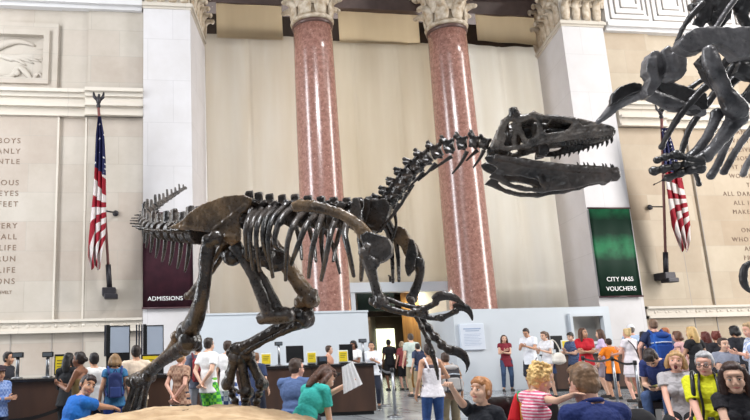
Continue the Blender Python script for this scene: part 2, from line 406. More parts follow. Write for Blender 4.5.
# columns
def col_mat():
    m = bpy.data.materials.new('red_granite'); m.use_nodes = True; nt = m.node_tree; N = nt.nodes.new; L = nt.links.new
    b = nt.nodes['Principled BSDF']; b.inputs['Roughness'].default_value = .22; b.inputs['Specular IOR Level'].default_value = .9
    tc = N('ShaderNodeTexCoord')
    n1 = N('ShaderNodeTexNoise'); n1.inputs['Scale'].default_value = 9; n1.inputs['Detail'].default_value = 9; n1.inputs['Roughness'].default_value = .75; L(tc.outputs['Object'], n1.inputs['Vector'])
    r1 = N('ShaderNodeValToRGB'); e = r1.color_ramp.elements; e[0].position = .38; e[1].position = .66
    e[0].color = (*s2l((128, 88, 77)), 1); e[1].color = (*s2l((176, 132, 119)), 1); L(n1.outputs['Fac'], r1.inputs[0])
    v = N('ShaderNodeTexVoronoi'); v.inputs['Scale'].default_value = 5; L(tc.outputs['Object'], v.inputs['Vector'])
    r2 = N('ShaderNodeValToRGB'); e = r2.color_ramp.elements; e[0].position = .05; e[1].position = .16; e[0].color = (1, 1, 1, 1); e[1].color = (0, 0, 0, 1); L(v.outputs['Distance'], r2.inputs[0])
    mx = N('ShaderNodeMix'); mx.data_type = 'RGBA'; L(r2.outputs[0], mx.inputs[0]); L(r1.outputs[0], mx.inputs[6]); mx.inputs[7].default_value = (*s2l((196, 158, 146)), 1)
    L(mx.outputs[2], b.inputs['Base Color']); return m
M_COL = col_mat()
M_COLLAR = mat('dark_collar', (84, 60, 54), .4, .2)
def column(x, y, label, grp):
    t = thing('column', label, 'column', (x, y, 0), grp)
    R = .8; Z = .62
    prof = [(R*1.03, .5)] + [(R*(1.03-.13*(k/12)**1.6), .5+(12.62+Z-.5)*k/12) for k in range(1, 13)]
    obj('shaft', MB().lathe((x, y, 0), prof, 48), M_COL, t)
    obj('base', MB().lathe((x, y, 0), [(1.15, 0), (1.15, .18), (1.1, .2), (1.12, .3), (1.0, .36), (.95, .42), (.98, .48), (.84, .52)], 40), M_TRIM, t)
    obj('collar', MB().lathe((x, y, Z), [(.7, 12.6), (.76, 12.62), (.78, 12.68), (.76, 12.74), (.7, 12.76)], 40), M_COLLAR, t)
    obj('collar', MB().lathe((x, y, Z), [(.7, 12.76), (.8, 12.79), (.82, 12.86), (.79, 12.92), (.7, 12.94)], 40), M_CAPST, t)
    c = MB(); c.lathe((x, y, Z), [(.68, 12.9), (.7, 13.4), (.76, 14.2), (.9, 14.7), (1.0, 14.9)], 40)
    for row, (zb, hh, n, w) in enumerate(((12.92, .85, 8, .24), (13.3, 1.15, 8, .24))):
        for i in range(n):
            a = 2*math.pi*(i+.5*row)/n + .2
            o = V((math.cos(a), math.sin(a), 0)); leafblade(c, V((x, y, zb+Z))+o*.7, o, (0, 0, 1), hh, w, .34)
    obj('capital', c, M_CAPST, t)
    c = MB()
    for i in range(4):
        a = math.pi/4+math.pi/2*i; o = V((math.cos(a), math.sin(a), 0)); ctr = V((x, y, 14.55+Z))+o*1.05
        pts = [ctr+o*(.26*math.cos(q)*(1-q/16))+V((0, 0, 1))*(.26*math.sin(q)*(1-q/16)) for q in [k*.5 for k in range(20)]]
        c.tube(pts, [.09*(1-k/30) for k in range(20)], n=8)
    obj('volute', c, M_CAPST, t)
    c = MB(); c.box(x-1.05, x+1.05, y-1.05, y+1.05, 14.9+Z, 15.15+Z).box(x-.95, x+.95, y-.95, y+.95, 15.15+Z, 17)
    obj('abacus', c, M_TRIM, t)
GC = 'red granite columns'
c1 = aY(320, 170, 23.0); c2 = aY(460, 170, 23.0)
column(c1.x, 23.0, 'polished red granite column nearer the ADMISSIONS banner, behind the dinosaur ribs', GC)
column(c2.x, 23.0, 'polished red granite column behind the dinosaur neck and snout, beside the white notice', GC)
# cloth sheets hung between the columns
def sheet(x0, x1, z0, z1, y, m, label, amp=.06, fr=2.3, seams=(), ph=0, tilt=0):
    mb = MB(); nx, nz = 70, 26; g = []
    for j_ in range(nz+1):
        z = z0+(z1-z0)*j_/nz; row = []
        for i in range(nx+1):
            x = x0+(x1-x0)*i/nx
            d = amp*(math.sin(x*fr+ph+.3*math.sin(z*.5))+.55*math.sin(x*fr*2.7+ph*2+.12*z)) + .05*noise.noise((x*1.3, z*.35, ph))
            for q in seams: d -= .05*math.exp(-((x-q)/.05)**2)
            row.append(mb.b.verts.new((x, y+d, z+tilt*(x-x0))))
        g.append(row)
    for j_ in range(nz):
        for i in range(nx): mb.b.faces.new((g[j_][i], g[j_][i+1], g[j_+1][i+1], g[j_+1][i])).smooth = True
    bmesh.ops.solidify(mb.b, geom=mb.b.faces[:], thickness=.015)
    return tag(obj('cloth_sheet', mb, m, origin=((x0+x1)/2, y, z0)), label, 'curtain', 'cloth sheets between the columns')
sheet(2.18, 6.02, 1.0, 13.62, 24.45, M_CLOTHL, 'tall pale cloth sheet between the ADMISSIONS pier and the nearest red column', .05, 1.9, (3.9,), .4)
sheet(6.08, 11.75, 3.82, 13.5, 24.36, M_CLOTHM, 'tall beige cloth sheet hanging between the two red columns above the doorway', .06, 1.5, (8.1, 9.9), 1.4)
sheet(11.16, 16.36, 1.0, 13.68, 24.66, M_CLOTHR, 'tall white cloth sheet between the right red column and the CITY PASS pier', .08, 2.1, (14.6,), 2.2)
sheet(2.62, 5.22, 13.3, 17.5, 24.1, M_CLOTHU, 'small tan cloth sheet high up left of the first column capital', .02, 1.2, (), 0)
sheet(7.55, 10.95, 13.4, 14.85, 24.3, M_CLOTHU, 'small tan cloth sheet high up between the two column capitals', .02, 1.2, (), 1)
sheet(13.3, 16.05, 13.6, 15.4, 24.1, M_CLOTHU, 'small tan cloth sheet high up right of the second column capital', .02, 1.2, (), 2, -.03)
# temporary white partitions
struct('wall_partition_left', MB().box(1.55, 7.05, 21.5, 21.62, 0, 2.62).box(6.93, 7.045, 21.61, 23.85, 0, 2.61).box(1.55, 7.07, 21.47, 21.65, 2.6, 2.66), M_WHITE)
pr = MB().box(9.97, 14.12, 21.5, 21.62, 0, 2.62).box(15.32, 15.6, 21.5, 21.62, 0, 2.62).box(14.12, 15.32, 21.5, 21.62, 2.34, 2.62).box(14.12, 15.32, 21.5, 21.62, 0, 1.42).box(9.98, 10.1, 21.61, 24.4, 0, 2.61)
pr.footprint([(15.6, 21.5), (16.15, 22.4), (16.05, 22.5), (15.55, 21.62)], 0, 2.62)
wp = struct('wall_partition_right', pr, M_WHITE)
fr = MB(); frame(fr, 14.06, 15.38, 1.36, 2.4, .1, 21.4, 21.64)
obj('window_frame', fr, M_WHITE, wp)
obj('window_recess', MB().box(14.1, 15.34, 21.9, 21.95, 1.4, 2.36).box(14.1, 14.16, 21.6, 21.95, 1.4, 2.36).box(15.28, 15.34, 21.6, 21.95, 1.4, 2.36), M_GREYP, wp)
# doorway and passage beyond, running off at the slant of the bay
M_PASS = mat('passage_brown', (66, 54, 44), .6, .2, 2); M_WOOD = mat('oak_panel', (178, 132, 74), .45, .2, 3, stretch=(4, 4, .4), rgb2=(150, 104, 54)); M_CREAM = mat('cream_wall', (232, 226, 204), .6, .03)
struct('door_1', MB().box(7.12, 7.42, 23.9, 24.4, 0, 3.6).box(7.12, 11, 23.85, 24.4, 3.45, 3.8), M_WHITE)
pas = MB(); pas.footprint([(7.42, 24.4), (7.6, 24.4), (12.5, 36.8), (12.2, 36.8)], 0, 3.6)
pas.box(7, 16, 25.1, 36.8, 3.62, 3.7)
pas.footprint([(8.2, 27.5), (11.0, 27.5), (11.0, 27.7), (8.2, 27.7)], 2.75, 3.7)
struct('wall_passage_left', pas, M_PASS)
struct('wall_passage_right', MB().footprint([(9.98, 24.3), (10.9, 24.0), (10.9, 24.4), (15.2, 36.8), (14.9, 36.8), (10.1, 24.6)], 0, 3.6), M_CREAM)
fl = aY(375, 345, 36.); fr_ = aY(398, 328, 36.)
struct('window_1', MB().box(fl.x, fr_.x, 36.6, 36.78, .9, fr_.z), emit('daylit_window', (236, 240, 205), 2.6))
wd = MB().footprint([(9.58, 25.1), (10.05, 24.5), (10.1, 24.6), (9.68, 25.2)], 0, 3.6)
wd.footprint([(9.68, 24.95), (9.9, 24.67), (9.92, 24.7), (9.7, 24.98)], .3, 3.2)
struct('door_2', wd, M_WOOD)
M_GREENS = mat('dark_green_sign', (26, 44, 34), .35, .2)
tag(obj('hall_sign', MB().box(7.55, 9.25, 24.9, 24.96, 2.85, 3.5).box(7.55, 9.25, 24.88, 24.97, 2.83, 2.88), M_GREENS, origin=(8.4, 24.9, 2.85)), 'dark green sign over the doorway behind the dinosaur forearm', 'sign')
lp = aY(391, 283, 24.2)
lt = thing('spotlight', 'small bright ceiling spotlight over the doorway beside the dinosaur arm', 'lamp', (lp.x, 24.2, lp.z))
obj('lamp_housing', MB().lathe((lp.x, 24.1, lp.z), [(.07, .0), (.1, .05), (.1, .2), (.03, .24)], 16).tube([(lp.x, 24.1, lp.z+.2), (lp.x, 24.4, lp.z+.3)], .03), M_BLACK, lt)
obj('bulb', MB().ell((lp.x, 24.1, lp.z-.01), (.09, .09, .06)), emit('bulb_glow', (255, 255, 250), 25), lt)
# white notice board on the right partition
nb = thing('notice_board', 'white notice board with a blue-grey heading on the right white partition', 'notice', (10.54, 21.45, 1.3))
obj('board', MB().box(10.12, 10.96, 21.42, 21.5, 1.3, 2.14, bev=.01), mat('board_white', (206, 213, 224), .4, .02), nb)
h = MB().box(10.24, 10.84, 21.412, 21.42, 1.96, 2.0).box(10.3, 10.78, 21.412, 21.42, 1.9, 1.925)
for k in range(8): h.box(10.24, 10.84-(.05*(k % 3)), 21.414, 21.42, 1.8-.05*k, 1.81-.05*k)
obj('heading', h, mat('notice_grey', (150, 165, 190), .6, .05), nb)
# banners
def banner(x0, x1, z0, z1, m, label, lines, lz, ls, lx=.03):
    t = thing('banner', label, 'banner', ((x0+x1)/2, 21.6, z0), 'banners on the piers')
    mb = MB(); n = 12
    g = [[mb.b.verts.new((x0+(x1-x0)*i/n, 21.6+.012*math.sin(i*1.1), z)) for i in range(n+1)] for z in (z0, (z0+z1)/2, z1)]
    for r in range(2):
        for i in range(n): mb.b.faces.new((g[r][i], g[r][i+1], g[r+1][i+1], g[r+1][i])).smooth = True
    bmesh.ops.solidify(mb.b, geom=mb.b.faces[:], thickness=.02)
    obj('cloth', mb, m, t)
    for z in (z0, z1): obj('rod', MB().tube([(x0-.03, 21.6, z), (x1+.03, 21.6, z)], .03), mat('banner_rod', (70, 40, 46), .4), t)
    for k, ln in enumerate(lines):
        text('lettering', ln, ((x0+x1)/2+lx, 21.575, lz-k*.33), ls, M_LET, t, 'CENTER', .004, spacing=1.05)
M_LET = mat('white_lettering', (240, 240, 238), .5, .01)
M_BURG = mat('burgundy_cloth', (84, 38, 52), .7, .12, 3, rgb2=(62, 28, 42))
def city_mat():
    m = bpy.data.materials.new('green_cloth'); m.use_nodes = True; nt = m.node_tree; N = nt.nodes.new; L = nt.links.new
    b = nt.nodes['Principled BSDF']; b.inputs['Roughness'].default_value = .6
    tc = N('ShaderNodeTexCoord'); sp = N('ShaderNodeSeparateXYZ'); L(tc.outputs['Generated'], sp.inputs[0])
    nz = N('ShaderNodeTexNoise'); nz.inputs['Scale'].default_value = 2.6; nz.inputs['Detail'].default_value = 6; L(tc.outputs['Object'], nz.inputs['Vector'])
    # printed picture: two lighter bands in the upper part
    w = N('ShaderNodeTexWave'); w.wave_type = 'BANDS'; w.bands_direction = 'Z'; w.inputs['Scale'].default_value = .21; w.inputs['Distortion'].default_value = 2.2; w.inputs['Detail'].default_value = 3; w.inputs['Phase Offset'].default_value = 2.2
    L(tc.outputs['Object'], w.inputs['Vector'])
    g = N('ShaderNodeMath'); g.operation = 'GREATER_THAN'; g.inputs[1].default_value = .33; L(sp.outputs[2], g.inputs[0])
    m1 = N('ShaderNodeMath'); m1.operation = 'MULTIPLY'; L(w.outputs['Fac'], m1.inputs[0]); L(nz.outputs['Fac'], m1.inputs[1])
    m2 = N('ShaderNodeMath'); m2.operation = 'MULTIPLY'; L(m1.outputs[0], m2.inputs[0]); L(g.outputs[0], m2.inputs[1])
    rp = N('ShaderNodeValToRGB'); e = rp.color_ramp.elements; e[0].position = .12; e[1].position = .55
    e[0].color = (*s2l((20, 62, 44)), 1); e[1].color = (*s2l((48, 150, 98)), 1); L(m2.outputs[0], rp.inputs[0]); L(rp.outputs[0], b.inputs['Base Color'])
    return m
banner(-.15, 1.43, 2.87, 5.9, M_BURG, 'burgundy ADMISSIONS banner on the left pier under the dinosaur tail', ['ADMISSIONS'], 3.1, .185, -.09)
banner(15.42, 17.02, 2.95, 6.08, city_mat(), 'green CITY PASS VOUCHERS banner on the right pier below the dinosaur jaw', ['CITY PASS', 'VOUCHERS'], 3.48, .215, .02)
# flags
def flag_mat():
    m = bpy.data.materials.new('flag_stripes'); m.use_nodes = True; nt = m.node_tree; N = nt.nodes.new; L = nt.links.new
    b = nt.nodes['Principled BSDF']; b.inputs['Roughness'].default_value = .75
    uv = N('ShaderNodeUVMap'); uv.uv_map = 'UVMap'; sp = N('ShaderNodeSeparateXYZ'); L(uv.outputs[0], sp.inputs[0])
    mu = N('ShaderNodeMath'); mu.operation = 'MULTIPLY'; mu.inputs[1].default_value = 6.5; L(sp.outputs[0], mu.inputs[0])
    fr = N('ShaderNodeMath'); fr.operation = 'FRACT'; L(mu.outputs[0], fr.inputs[0])
    gt = N('ShaderNodeMath'); gt.operation = 'GREATER_THAN'; gt.inputs[1].default_value = .5; L(fr.outputs[0], gt.inputs[0])
    mx = N('ShaderNodeMix'); mx.data_type = 'RGBA'; L(gt.outputs[0], mx.inputs[0]); mx.inputs[6].default_value = (*s2l((172, 26, 48)), 1); mx.inputs[7].default_value = (*s2l((238, 232, 230)), 1)
    # the blue field in the hoist corner with its stars
    c1 = N('ShaderNodeMath'); c1.operation = 'LESS_THAN'; c1.inputs[1].default_value = 9; L(sp.outputs[0], c1.inputs[0])
    c2 = N('ShaderNodeMath'); c2.operation = 'LESS_THAN'; c2.inputs[1].default_value = .31; L(sp.outputs[1], c2.inputs[0])
    cc = N('ShaderNodeMath'); cc.operation = 'MULTIPLY'; L(c1.outputs[0], cc.inputs[0]); L(c2.outputs[0], cc.inputs[1])
    tc = N('ShaderNodeTexCoord'); mp = N('ShaderNodeMapping'); mp.inputs['Scale'].default_value = (6.5, .01, 6.5); L(tc.outputs['Object'], mp.inputs[0])
    v = N('ShaderNodeTexVoronoi'); v.inputs['Scale'].default_value = 1; v.inputs['Randomness'].default_value = .35; L(mp.outputs[0], v.inputs['Vector'])
    st = N('ShaderNodeMath'); st.operation = 'LESS_THAN'; st.inputs[1].default_value = .2; L(v.outputs['Distance'], st.inputs[0])
    bx = N('ShaderNodeMix'); bx.data_type = 'RGBA'; L(st.outputs[0], bx.inputs[0]); bx.inputs[6].default_value = (*s2l((36, 40, 92)), 1); bx.inputs[7].default_value = (*s2l((235, 235, 238)), 1)
    f = N('ShaderNodeMix'); f.data_type = 'RGBA'; L(cc.outputs[0], f.inputs[0]); L(mx.outputs[2], f.inputs[6]); L(bx.outputs[2], f.inputs[7])
    L(f.outputs[2], b.inputs['Base Color']); return m
M_FLAG = flag_mat()
M_POLE = mat('brown_pole', (116, 74, 70), .35, .1)
def flag(top, bot, rows, armpx, label):
    """top/bot: pixel of finial base and bracket; rows: per height fraction the cloth's left and right pixel, top to bottom"""
    yt, yb = 20.7, 21.55
    T, B = aY(*top, yt), aY(*bot, yb)
    t = thing('flagpole', label.replace('flag hanging', 'flagpole holding'), 'flagpole', B, 'flagpoles on the wall')
    obj('pole', MB().tube([B, T], .045, n=12), M_POLE, t)
    e = MB(); e.ell(T+V((0, 0, .04)), (.07, .07, .09)).ell(T+V((0, 0, .22)), (.08, .07, .14))
    for s in (-1, 1): e.tube([T+V((0, 0, .2)), T+V((s*.14, 0, .34)), T+V((s*.16, 0, .5))], [.06, .055, .02], n=8, fdir=(0, 1, 0), flat=.5)
    e.tube([T+V((0, 0, .3)), T+V((.02, -.04, .42))], [.05, .035], n=8)
    obj('eagle_finial', e, M_IRON, t)
    d = (T-B).normalized()
    k = MB().tube([B-d*.1, B+d*.7], .085, n=14).box(B.x-.22, B.x+.2, 21.35, 21.92, B.z-.28, B.z-.02, bev=.03).box(B.x-.15, B.x+.26, 21.3, 21.7, B.z-.38, B.z-.22, bev=.03)
    obj('bracket', k, M_IRON, t)
    m_ = B.lerp(T, .42); A = aY(*armpx, 21.8)
    obj('brace', MB().tube([m_, V((A.x, 21.75, A.z))], .025).ell((A.x, 21.85, A.z), (.1, .06, .1)), M_IRON, t)
    # the cloth: gathered in folds that hang from the pole
    mb = MB(); uvl = mb.b.loops.layers.uv.new('UVMap'); nu = 40; nv = 60
    g = []
    for j_ in range(nv+1):
        s = j_/nv*(len(rows)-1); i0 = min(int(s), len(rows)-2); fz = s-i0
        y = rows[i0][0]*(1-fz)+rows[i0+1][0]*fz; xl = rows[i0][1]*(1-fz)+rows[i0+1][1]*fz; xr = rows[i0][2]*(1-fz)+rows[i0+1][2]*fz
        row = []
        for i in range(nu+1):
            q = i/nu
            ph = q*3.0*2*math.pi
            xx = xl+(xr-xl)*(q+.09*math.sin(ph*1.0+j_*.05))
            fold = .16*min(1, .25+j_/nv)*math.sin(ph+.6*math.sin(j_*.07))
            row.append(mb.b.verts.new(aY(xx, y + 2.5*math.sin(q*9+1)*(j_/nv)**3, yt+(yb-yt)*j_/nv*.55-.1+fold)))
        g.append(row)
    for j_ in range(nv):
        for i in range(nu):
            f = mb.b.faces.new((g[j_+1][i], g[j_+1][i+1], g[j_][i+1], g[j_][i])); f.smooth = True
            # a flag hung by its hoist droops: stripes run down and across the folds
            for l, (a, b_) in zip(f.loops, ((i, j_+1), (i+1, j_+1), (i+1, j_), (i, j_))):
                u_ = a/nu; v_ = b_/nv
                k_ = min(1, max(0, (v_-.48)/.25)); l[uvl].uv = (v_*.92-.10*u_*(1-k_)+.06+k_*(u_*.42-(v_-.48)*.5), v_-.05*u_)
    bmesh.ops.solidify(mb.b, geom=mb.b.faces[:], thickness=.008)
    tag(obj('flag', mb, M_FLAG, origin=B+(T-B)*.5), label, 'flag', 'wall flags')
flag((98.5, 107), (109.5, 287), [(116, 98, 101), (135, 95.5, 104), (160, 94, 105), (190, 92.5, 105), (215, 90, 105), (240, 88, 104), (255, 88, 101), (268, 91, 100)], (115.5, 213), 'drooping american flag hanging left of the pier with the ADMISSIONS banner')
flag((661.5, 118), (666, 272), [(128, 661, 668), (145, 662, 673), (165, 663, 678), (185, 665, 682), (205, 668, 686), (225, 671, 689), (240, 677, 690), (250, 682, 688)], (651, 207), 'drooping american flag hanging right of the CITY PASS banner')
# ================================================================ skeletons
def bone_mat(name, dark, light, sc=5, rough=.28):
    m = bpy.data.materials.new(name); m.use_nodes = True; nt = m.node_tree; N = nt.nodes.new; L = nt.links.new
    b = nt.nodes['Principled BSDF']; b.inputs['Specular IOR Level'].default_value = .75
    tc = N('ShaderNodeTexCoord'); nz = N('ShaderNodeTexNoise'); nz.inputs['Scale'].default_value = sc; nz.inputs['Detail'].default_value = 8; nz.inputs['Roughness'].default_value = .6
    L(tc.outputs['Object'], nz.inputs['Vector'])
    rp = N('ShaderNodeValToRGB'); e = rp.color_ramp.elements; e[0].position = .36; e[1].position = .68
    e[0].color = (*s2l(dark), 1); e[1].color = (*s2l(light), 1); L(nz.outputs['Fac'], rp.inputs[0]); L(rp.outputs[0], b.inputs['Base Color'])
    n2 = N('ShaderNodeTexNoise'); n2.inputs['Scale'].default_value = 38; n2.inputs['Detail'].default_value = 6; L(tc.outputs['Object'], n2.inputs['Vector'])
    mr = N('ShaderNodeMapRange'); mr.inputs[3].default_value = rough-.12; mr.inputs[4].default_value = rough+.16; L(n2.outputs['Fac'], mr.inputs[0]); L(mr.outputs[0], b.inputs['Roughness'])
    bp = N('ShaderNodeBump'); bp.inputs['Strength'].default_value = .45; bp.inputs['Distance'].default_value = .008; L(n2.outputs['Fac'], bp.inputs['Height']); L(bp.outputs[0], b.inputs['Normal'])
    return m
M_BONE = bone_mat('fossil_dark', (15, 11, 10), (66, 53, 43))
M_BONE_LIT = bone_mat('fossil_warm_lit', (40, 29, 21), (146, 119, 88), 2.6)  # tan tone puts warm light on some bones into the base colour
M_BONEG = bone_mat('fossil_grey', (17, 15, 15), (94, 85, 79), 4)
M_SKULL_LIT = bone_mat('fossil_skull_lit', (28, 24, 23), (134, 123, 113), 6, .27)  # lighter bone tone, the light on the skull bars put into the colour
M_JAW = bone_mat('fossil_jaw', (30, 26, 25), (104, 93, 86), 3.5, .3)
M_TOOTH = bone_mat('tooth_dark', (42, 38, 36), (96, 88, 80), 9, .3)
MDX = [(130, 9.3), (160, 8.5), (200, 7.4), (240, 7.15), (300, 6.9), (380, 6.5), (490, 6.05), (630, 5.62)]
def md(px):
    for (a, da), (b, db) in zip(MDX, MDX[1:]):
        if px <= b: return da+(db-da)*(px-a)/(b-a)
    return MDX[-1][1]
def DP(px, py, off=0): return aD(px, py, md(px)+off)
AX = (DP(380, 225)-DP(230, 225)); AX.z = 0; AX.normalize()          # body axis, level
LAT = V((AX.y, -AX.x, 0))                                           # towards the near side
if LAT.y > 0: LAT = -LAT
def pr(px, rpx, off=0): return rpx*(md(px)+off)/F
def fin(name, mb, m, parent, vox=.012, sm=2, ra=.004, rs=14):
    mb.remesh(vox, sm); mb.rough(ra*1.5, rs, ra*.8, rs*3)
    return obj(name, mb, m, parent)
def longbone(name, pts, m, parent, off=0, ends=(1.25, 1.25), flat=1, vox=.012, extra=()):
    """pts: (px, py, r_px[, depth offset]); swollen ends"""
    P = [DP(q[0], q[1], off+(q[3] if len(q) > 3 else 0)) for q in pts]; R = [pr(q[0], q[2], off) for q in pts]
    mb = MB().tube(P, R, n=14, res=5, fdir=LAT if flat != 1 else None, flat=flat)
    for p, r, e in ((P[0], R[0], ends[0]), (P[-1], R[-1], ends[1])):
        if e:
            q_ = (r*e*.93, r*e*.8, r*e*.93); mb.ell(p+LAT*r*.45, q_, nu=14, nv=9); mb.ell(p-LAT*r*.45, q_, nu=14, nv=9)
    for q in extra: mb.ell(DP(q[0], q[1], off), (pr(q[0], q[2]),)*3)
    return fin(name, mb, m, parent, vox)
def plate(name, poly, m, parent, off=0, th=.05, vox=.011, sm=3, bulge=(), holes=(), ra=.004):
    """traced outline given real thickness across the body"""
    fl = lambda x: (7.15+(240-x)*.006-md(x)) if x < 236 else 0
    P = [DP(q[0], q[1], off+(q[2] if len(q) > 2 else 0)+fl(q[0])) for q in poly]
    mb = MB().prism(P, LAT*th)
    for (a, b, r) in bulge: mb.tube([DP(*a[:2], off+fl(a[0]))+LAT*th*.3, DP(*b[:2], off+fl(b[0]))+LAT*th*.3], [pr(a[0], r), pr(b[0], r)], n=10)
    return fin(name, mb, m, parent, vox, sm, ra)
def vertebra(name, px, py, t, size, spine, trans, m, parent, off=0, lean=0, vox=.012, spine_w=.5, sub=()):
    """centrum, arch, spine and side processes; sizes in pixels"""
    c = DP(px, py, off); k = (md(px)+off)/F
    t = V(t).normalized(); up = (V((0, 0, 1))-t*t.z).normalized(); sd = t.cross(up)
    L_, r = size[0]*k, size[1]*k
    mb = MB().tube([c-t*L_*.5, c-t*L_*.4, c, c+t*L_*.4, c+t*L_*.5], [r*.95, r*1.05, r*.72, r*1.05, r*.95], n=14)
    mb.tube([c+up*r*.5, c+up*r*1.5], [r*.62, r*.5], n=10)
    if spine:
        h = spine*k; b = c+up*r*1.1; e = b+up*h-t*(lean*k)
        w = L_*spine_w
        mb.prism([b-t*w*.5, b+t*w*.5, e+t*w*.42+up*.0, e-t*w*.42], sd*max(.028, r*.42)); mb.tube([e-t*w*.42, e+t*w*.42], r*.3, n=8)
    for s in (-1, 1):
        if trans:
            b = c+up*r*1.0; e = b+sd*s*trans*k+up*trans*k*.25
            mb.tube([b, e], [r*.38, r*.26], n=8, fdir=up, flat=.6)
        mb.tube([c+up*r*1.2+t*L_*.3+sd*s*r*.4, c+up*r*1.5+t*L_*.75+sd*s*r*.45], [r*.3, r*.2], n=8)
        mb.tube([c+up*r*1.2-t*L_*.3+sd*s*r*.4, c+up*r*1.7-t*L_*.7+sd*s*r*.45], [r*.3, r*.2], n=8)
    for q in sub: mb.tube([c+t*q[0]*k+up*q[1]*k+sd*q[2]*k, c+t*q[3]*k+up*q[4]*k+sd*q[5]*k], [q[6]*k, q[7]*k], n=8)
    return fin(name, mb, m, parent, vox, 1, .003, 22)
allo = thing('dinosaur_skeleton', 'mounted skeleton of a large meat-eating dinosaur striding on the sand mound with jaws open', 'skeleton', (0, 7.0, .8))
A_ = allo
# --- hips
plate('ilium', [(168, 228), (181, 222), (190, 213), (203, 204), (224, 196.5), (244, 195), (252, 198), (250, 205), (247, 211), (241, 214), (239, 221), (241, 232), (240, 241), (232, 246), (226, 241), (223, 234), (214, 229), (200, 227), (180, 231)], M_BONE_LIT, A_, -.14, .05, bulge=[((181, 227), (214, 231), 2.2), ((214, 231), (247, 205), 2.4), ((226, 238), (238, 238), 4)])
plate('ilium', [(172, 226), (185, 217), (203, 205), (224, 198), (244, 197), (250, 204), (241, 214), (239, 232), (230, 240), (222, 232), (190, 229)], M_BONE, A_, .16, .05)
mb = MB()
for k in range(5):
    c = DP(205+k*10, 224-k*.6); mb.ell(c, (.075, .08, .085)); mb.tube([c, c+V((0, 0, .2))], [.05, .03], n=8); mb.tube([c-LAT*.14, c+LAT*.14], .04, n=8)
fin('sacrum', mb, M_BONE, A_)
longbone('ischium', [(224, 243, 4.5, -.03), (210, 264, 3.2, -.02), (199, 282, 2.7), (188, 296, 3.2)], M_BONE_LIT, A_, 0, (1.2, 1.3), vox=.01)
longbone('ischium', [(230, 243, 4), (214, 268, 2.8), (203, 284, 2.4), (193, 297, 3)], M_BONE, A_, .12, (1.2, 1.2), vox=.01)
mb = MB()
for o in (-.05, .1):
    mb.tube([DP(234, 244, o), DP(246, 262, o), DP(259, 288, o), DP(268, 312, o)], [pr(240, 7.5), pr(240, 6), pr(260, 6), pr(266, 7)], n=12, res=5)
mb.prism([DP(240, 256, .02), DP(252, 258, .02), DP(266, 276, .02), DP(284, 310, .02), DP(262, 312, .02), DP(250, 280, .02)], LAT*.07)
mb.tube([DP(258, 319), DP(268, 317), DP(280, 316), DP(293, 315)], [pr(258, 4), pr(268, 7.5), pr(280, 8), pr(293, 6)], n=14, res=4, fdir=LAT, flat=1.5)
mb.ell(DP(286, 315), (.09, .12, .085)); mb.ell(DP(262, 320), (.06, .09, .05))
fin('pubis', mb, M_BONEG, A_, .014)
mb = MB(); mb.ell(DP(250, 254, -.05), (.1, .12, .1)).ell(DP(263, 256, -.02), (.14, .1, .11)).ell(DP(275, 259, .1), (.13, .1, .14)).ell(DP(232, 256), (.12, .12, .1))
fin('hip_socket', mb, M_BONE, A_, .014, 3, .01, 8)
# --- near leg
n = -.3
longbone('femur', [(210, 241, 7.5), (207, 254, 8.2), (205, 275, 7.2), (201, 300, 7.6), (194, 322, 9.6), (188, 331, 10.2)], M_BONE, A_, n, (1.05, 1.05), extra=((216, 238, 8), (183, 335, 8)))
longbone('tibia', [(190, 341, 10), (178, 350, 8), (162, 361, 6), (148, 373, 6.5), (139, 381, 8)], M_BONE, A_, n, (1.1, 1.0), extra=((184, 348, 8),))
longbone('fibula', [(178, 337, 6), (170, 349, 3.6), (156, 362, 2.8), (141, 374, 3.4)], M_BONE_LIT, A_, n-.1, (1.15, 1.1), vox=.01)
longbone('ankle_bone', [(133, 381, 6.5), (140, 379, 8), (149, 377, 6.5)], M_BONE, A_, n, (1, 1))
for k, (a, b) in enumerate((((135, 383), (127, 410)), ((141, 383), (134, 412)), ((147, 381), (142, 409)))):
    longbone('metatarsal', [(a[0], a[1], 4.2), ((a[0]+b[0])/2, (a[1]+b[1])/2, 3.2), (b[0], b[1], 4)], M_BONE, A_, n-.06+.05*k, (1.1, 1.2), vox=.01)
def toes(lst, off, z):
    for ch in lst:
        for i, (p, q) in enumerate(zip(ch, ch[1:])):
            last = i == len(ch)-2
            longbone('toe_claw' if last else 'toe_bone', [(p[0], p[1], 3.4), ((p[0]+q[0])/2, (p[1]+q[1])/2-(1.2 if last else 0), 2.6), (q[0], q[1], .9 if last else 3.2)], M_BONE, A_, off-.05*i, (1.15, 0 if last else 1.1), vox=.009)
toes([[(127, 411), (122, 416), (118, 419), (113, 421)], [(134, 413), (134, 418), (133, 421), (131, 424)], [(142, 410), (148, 415), (152, 418), (156, 421)]], n-.06, 0)
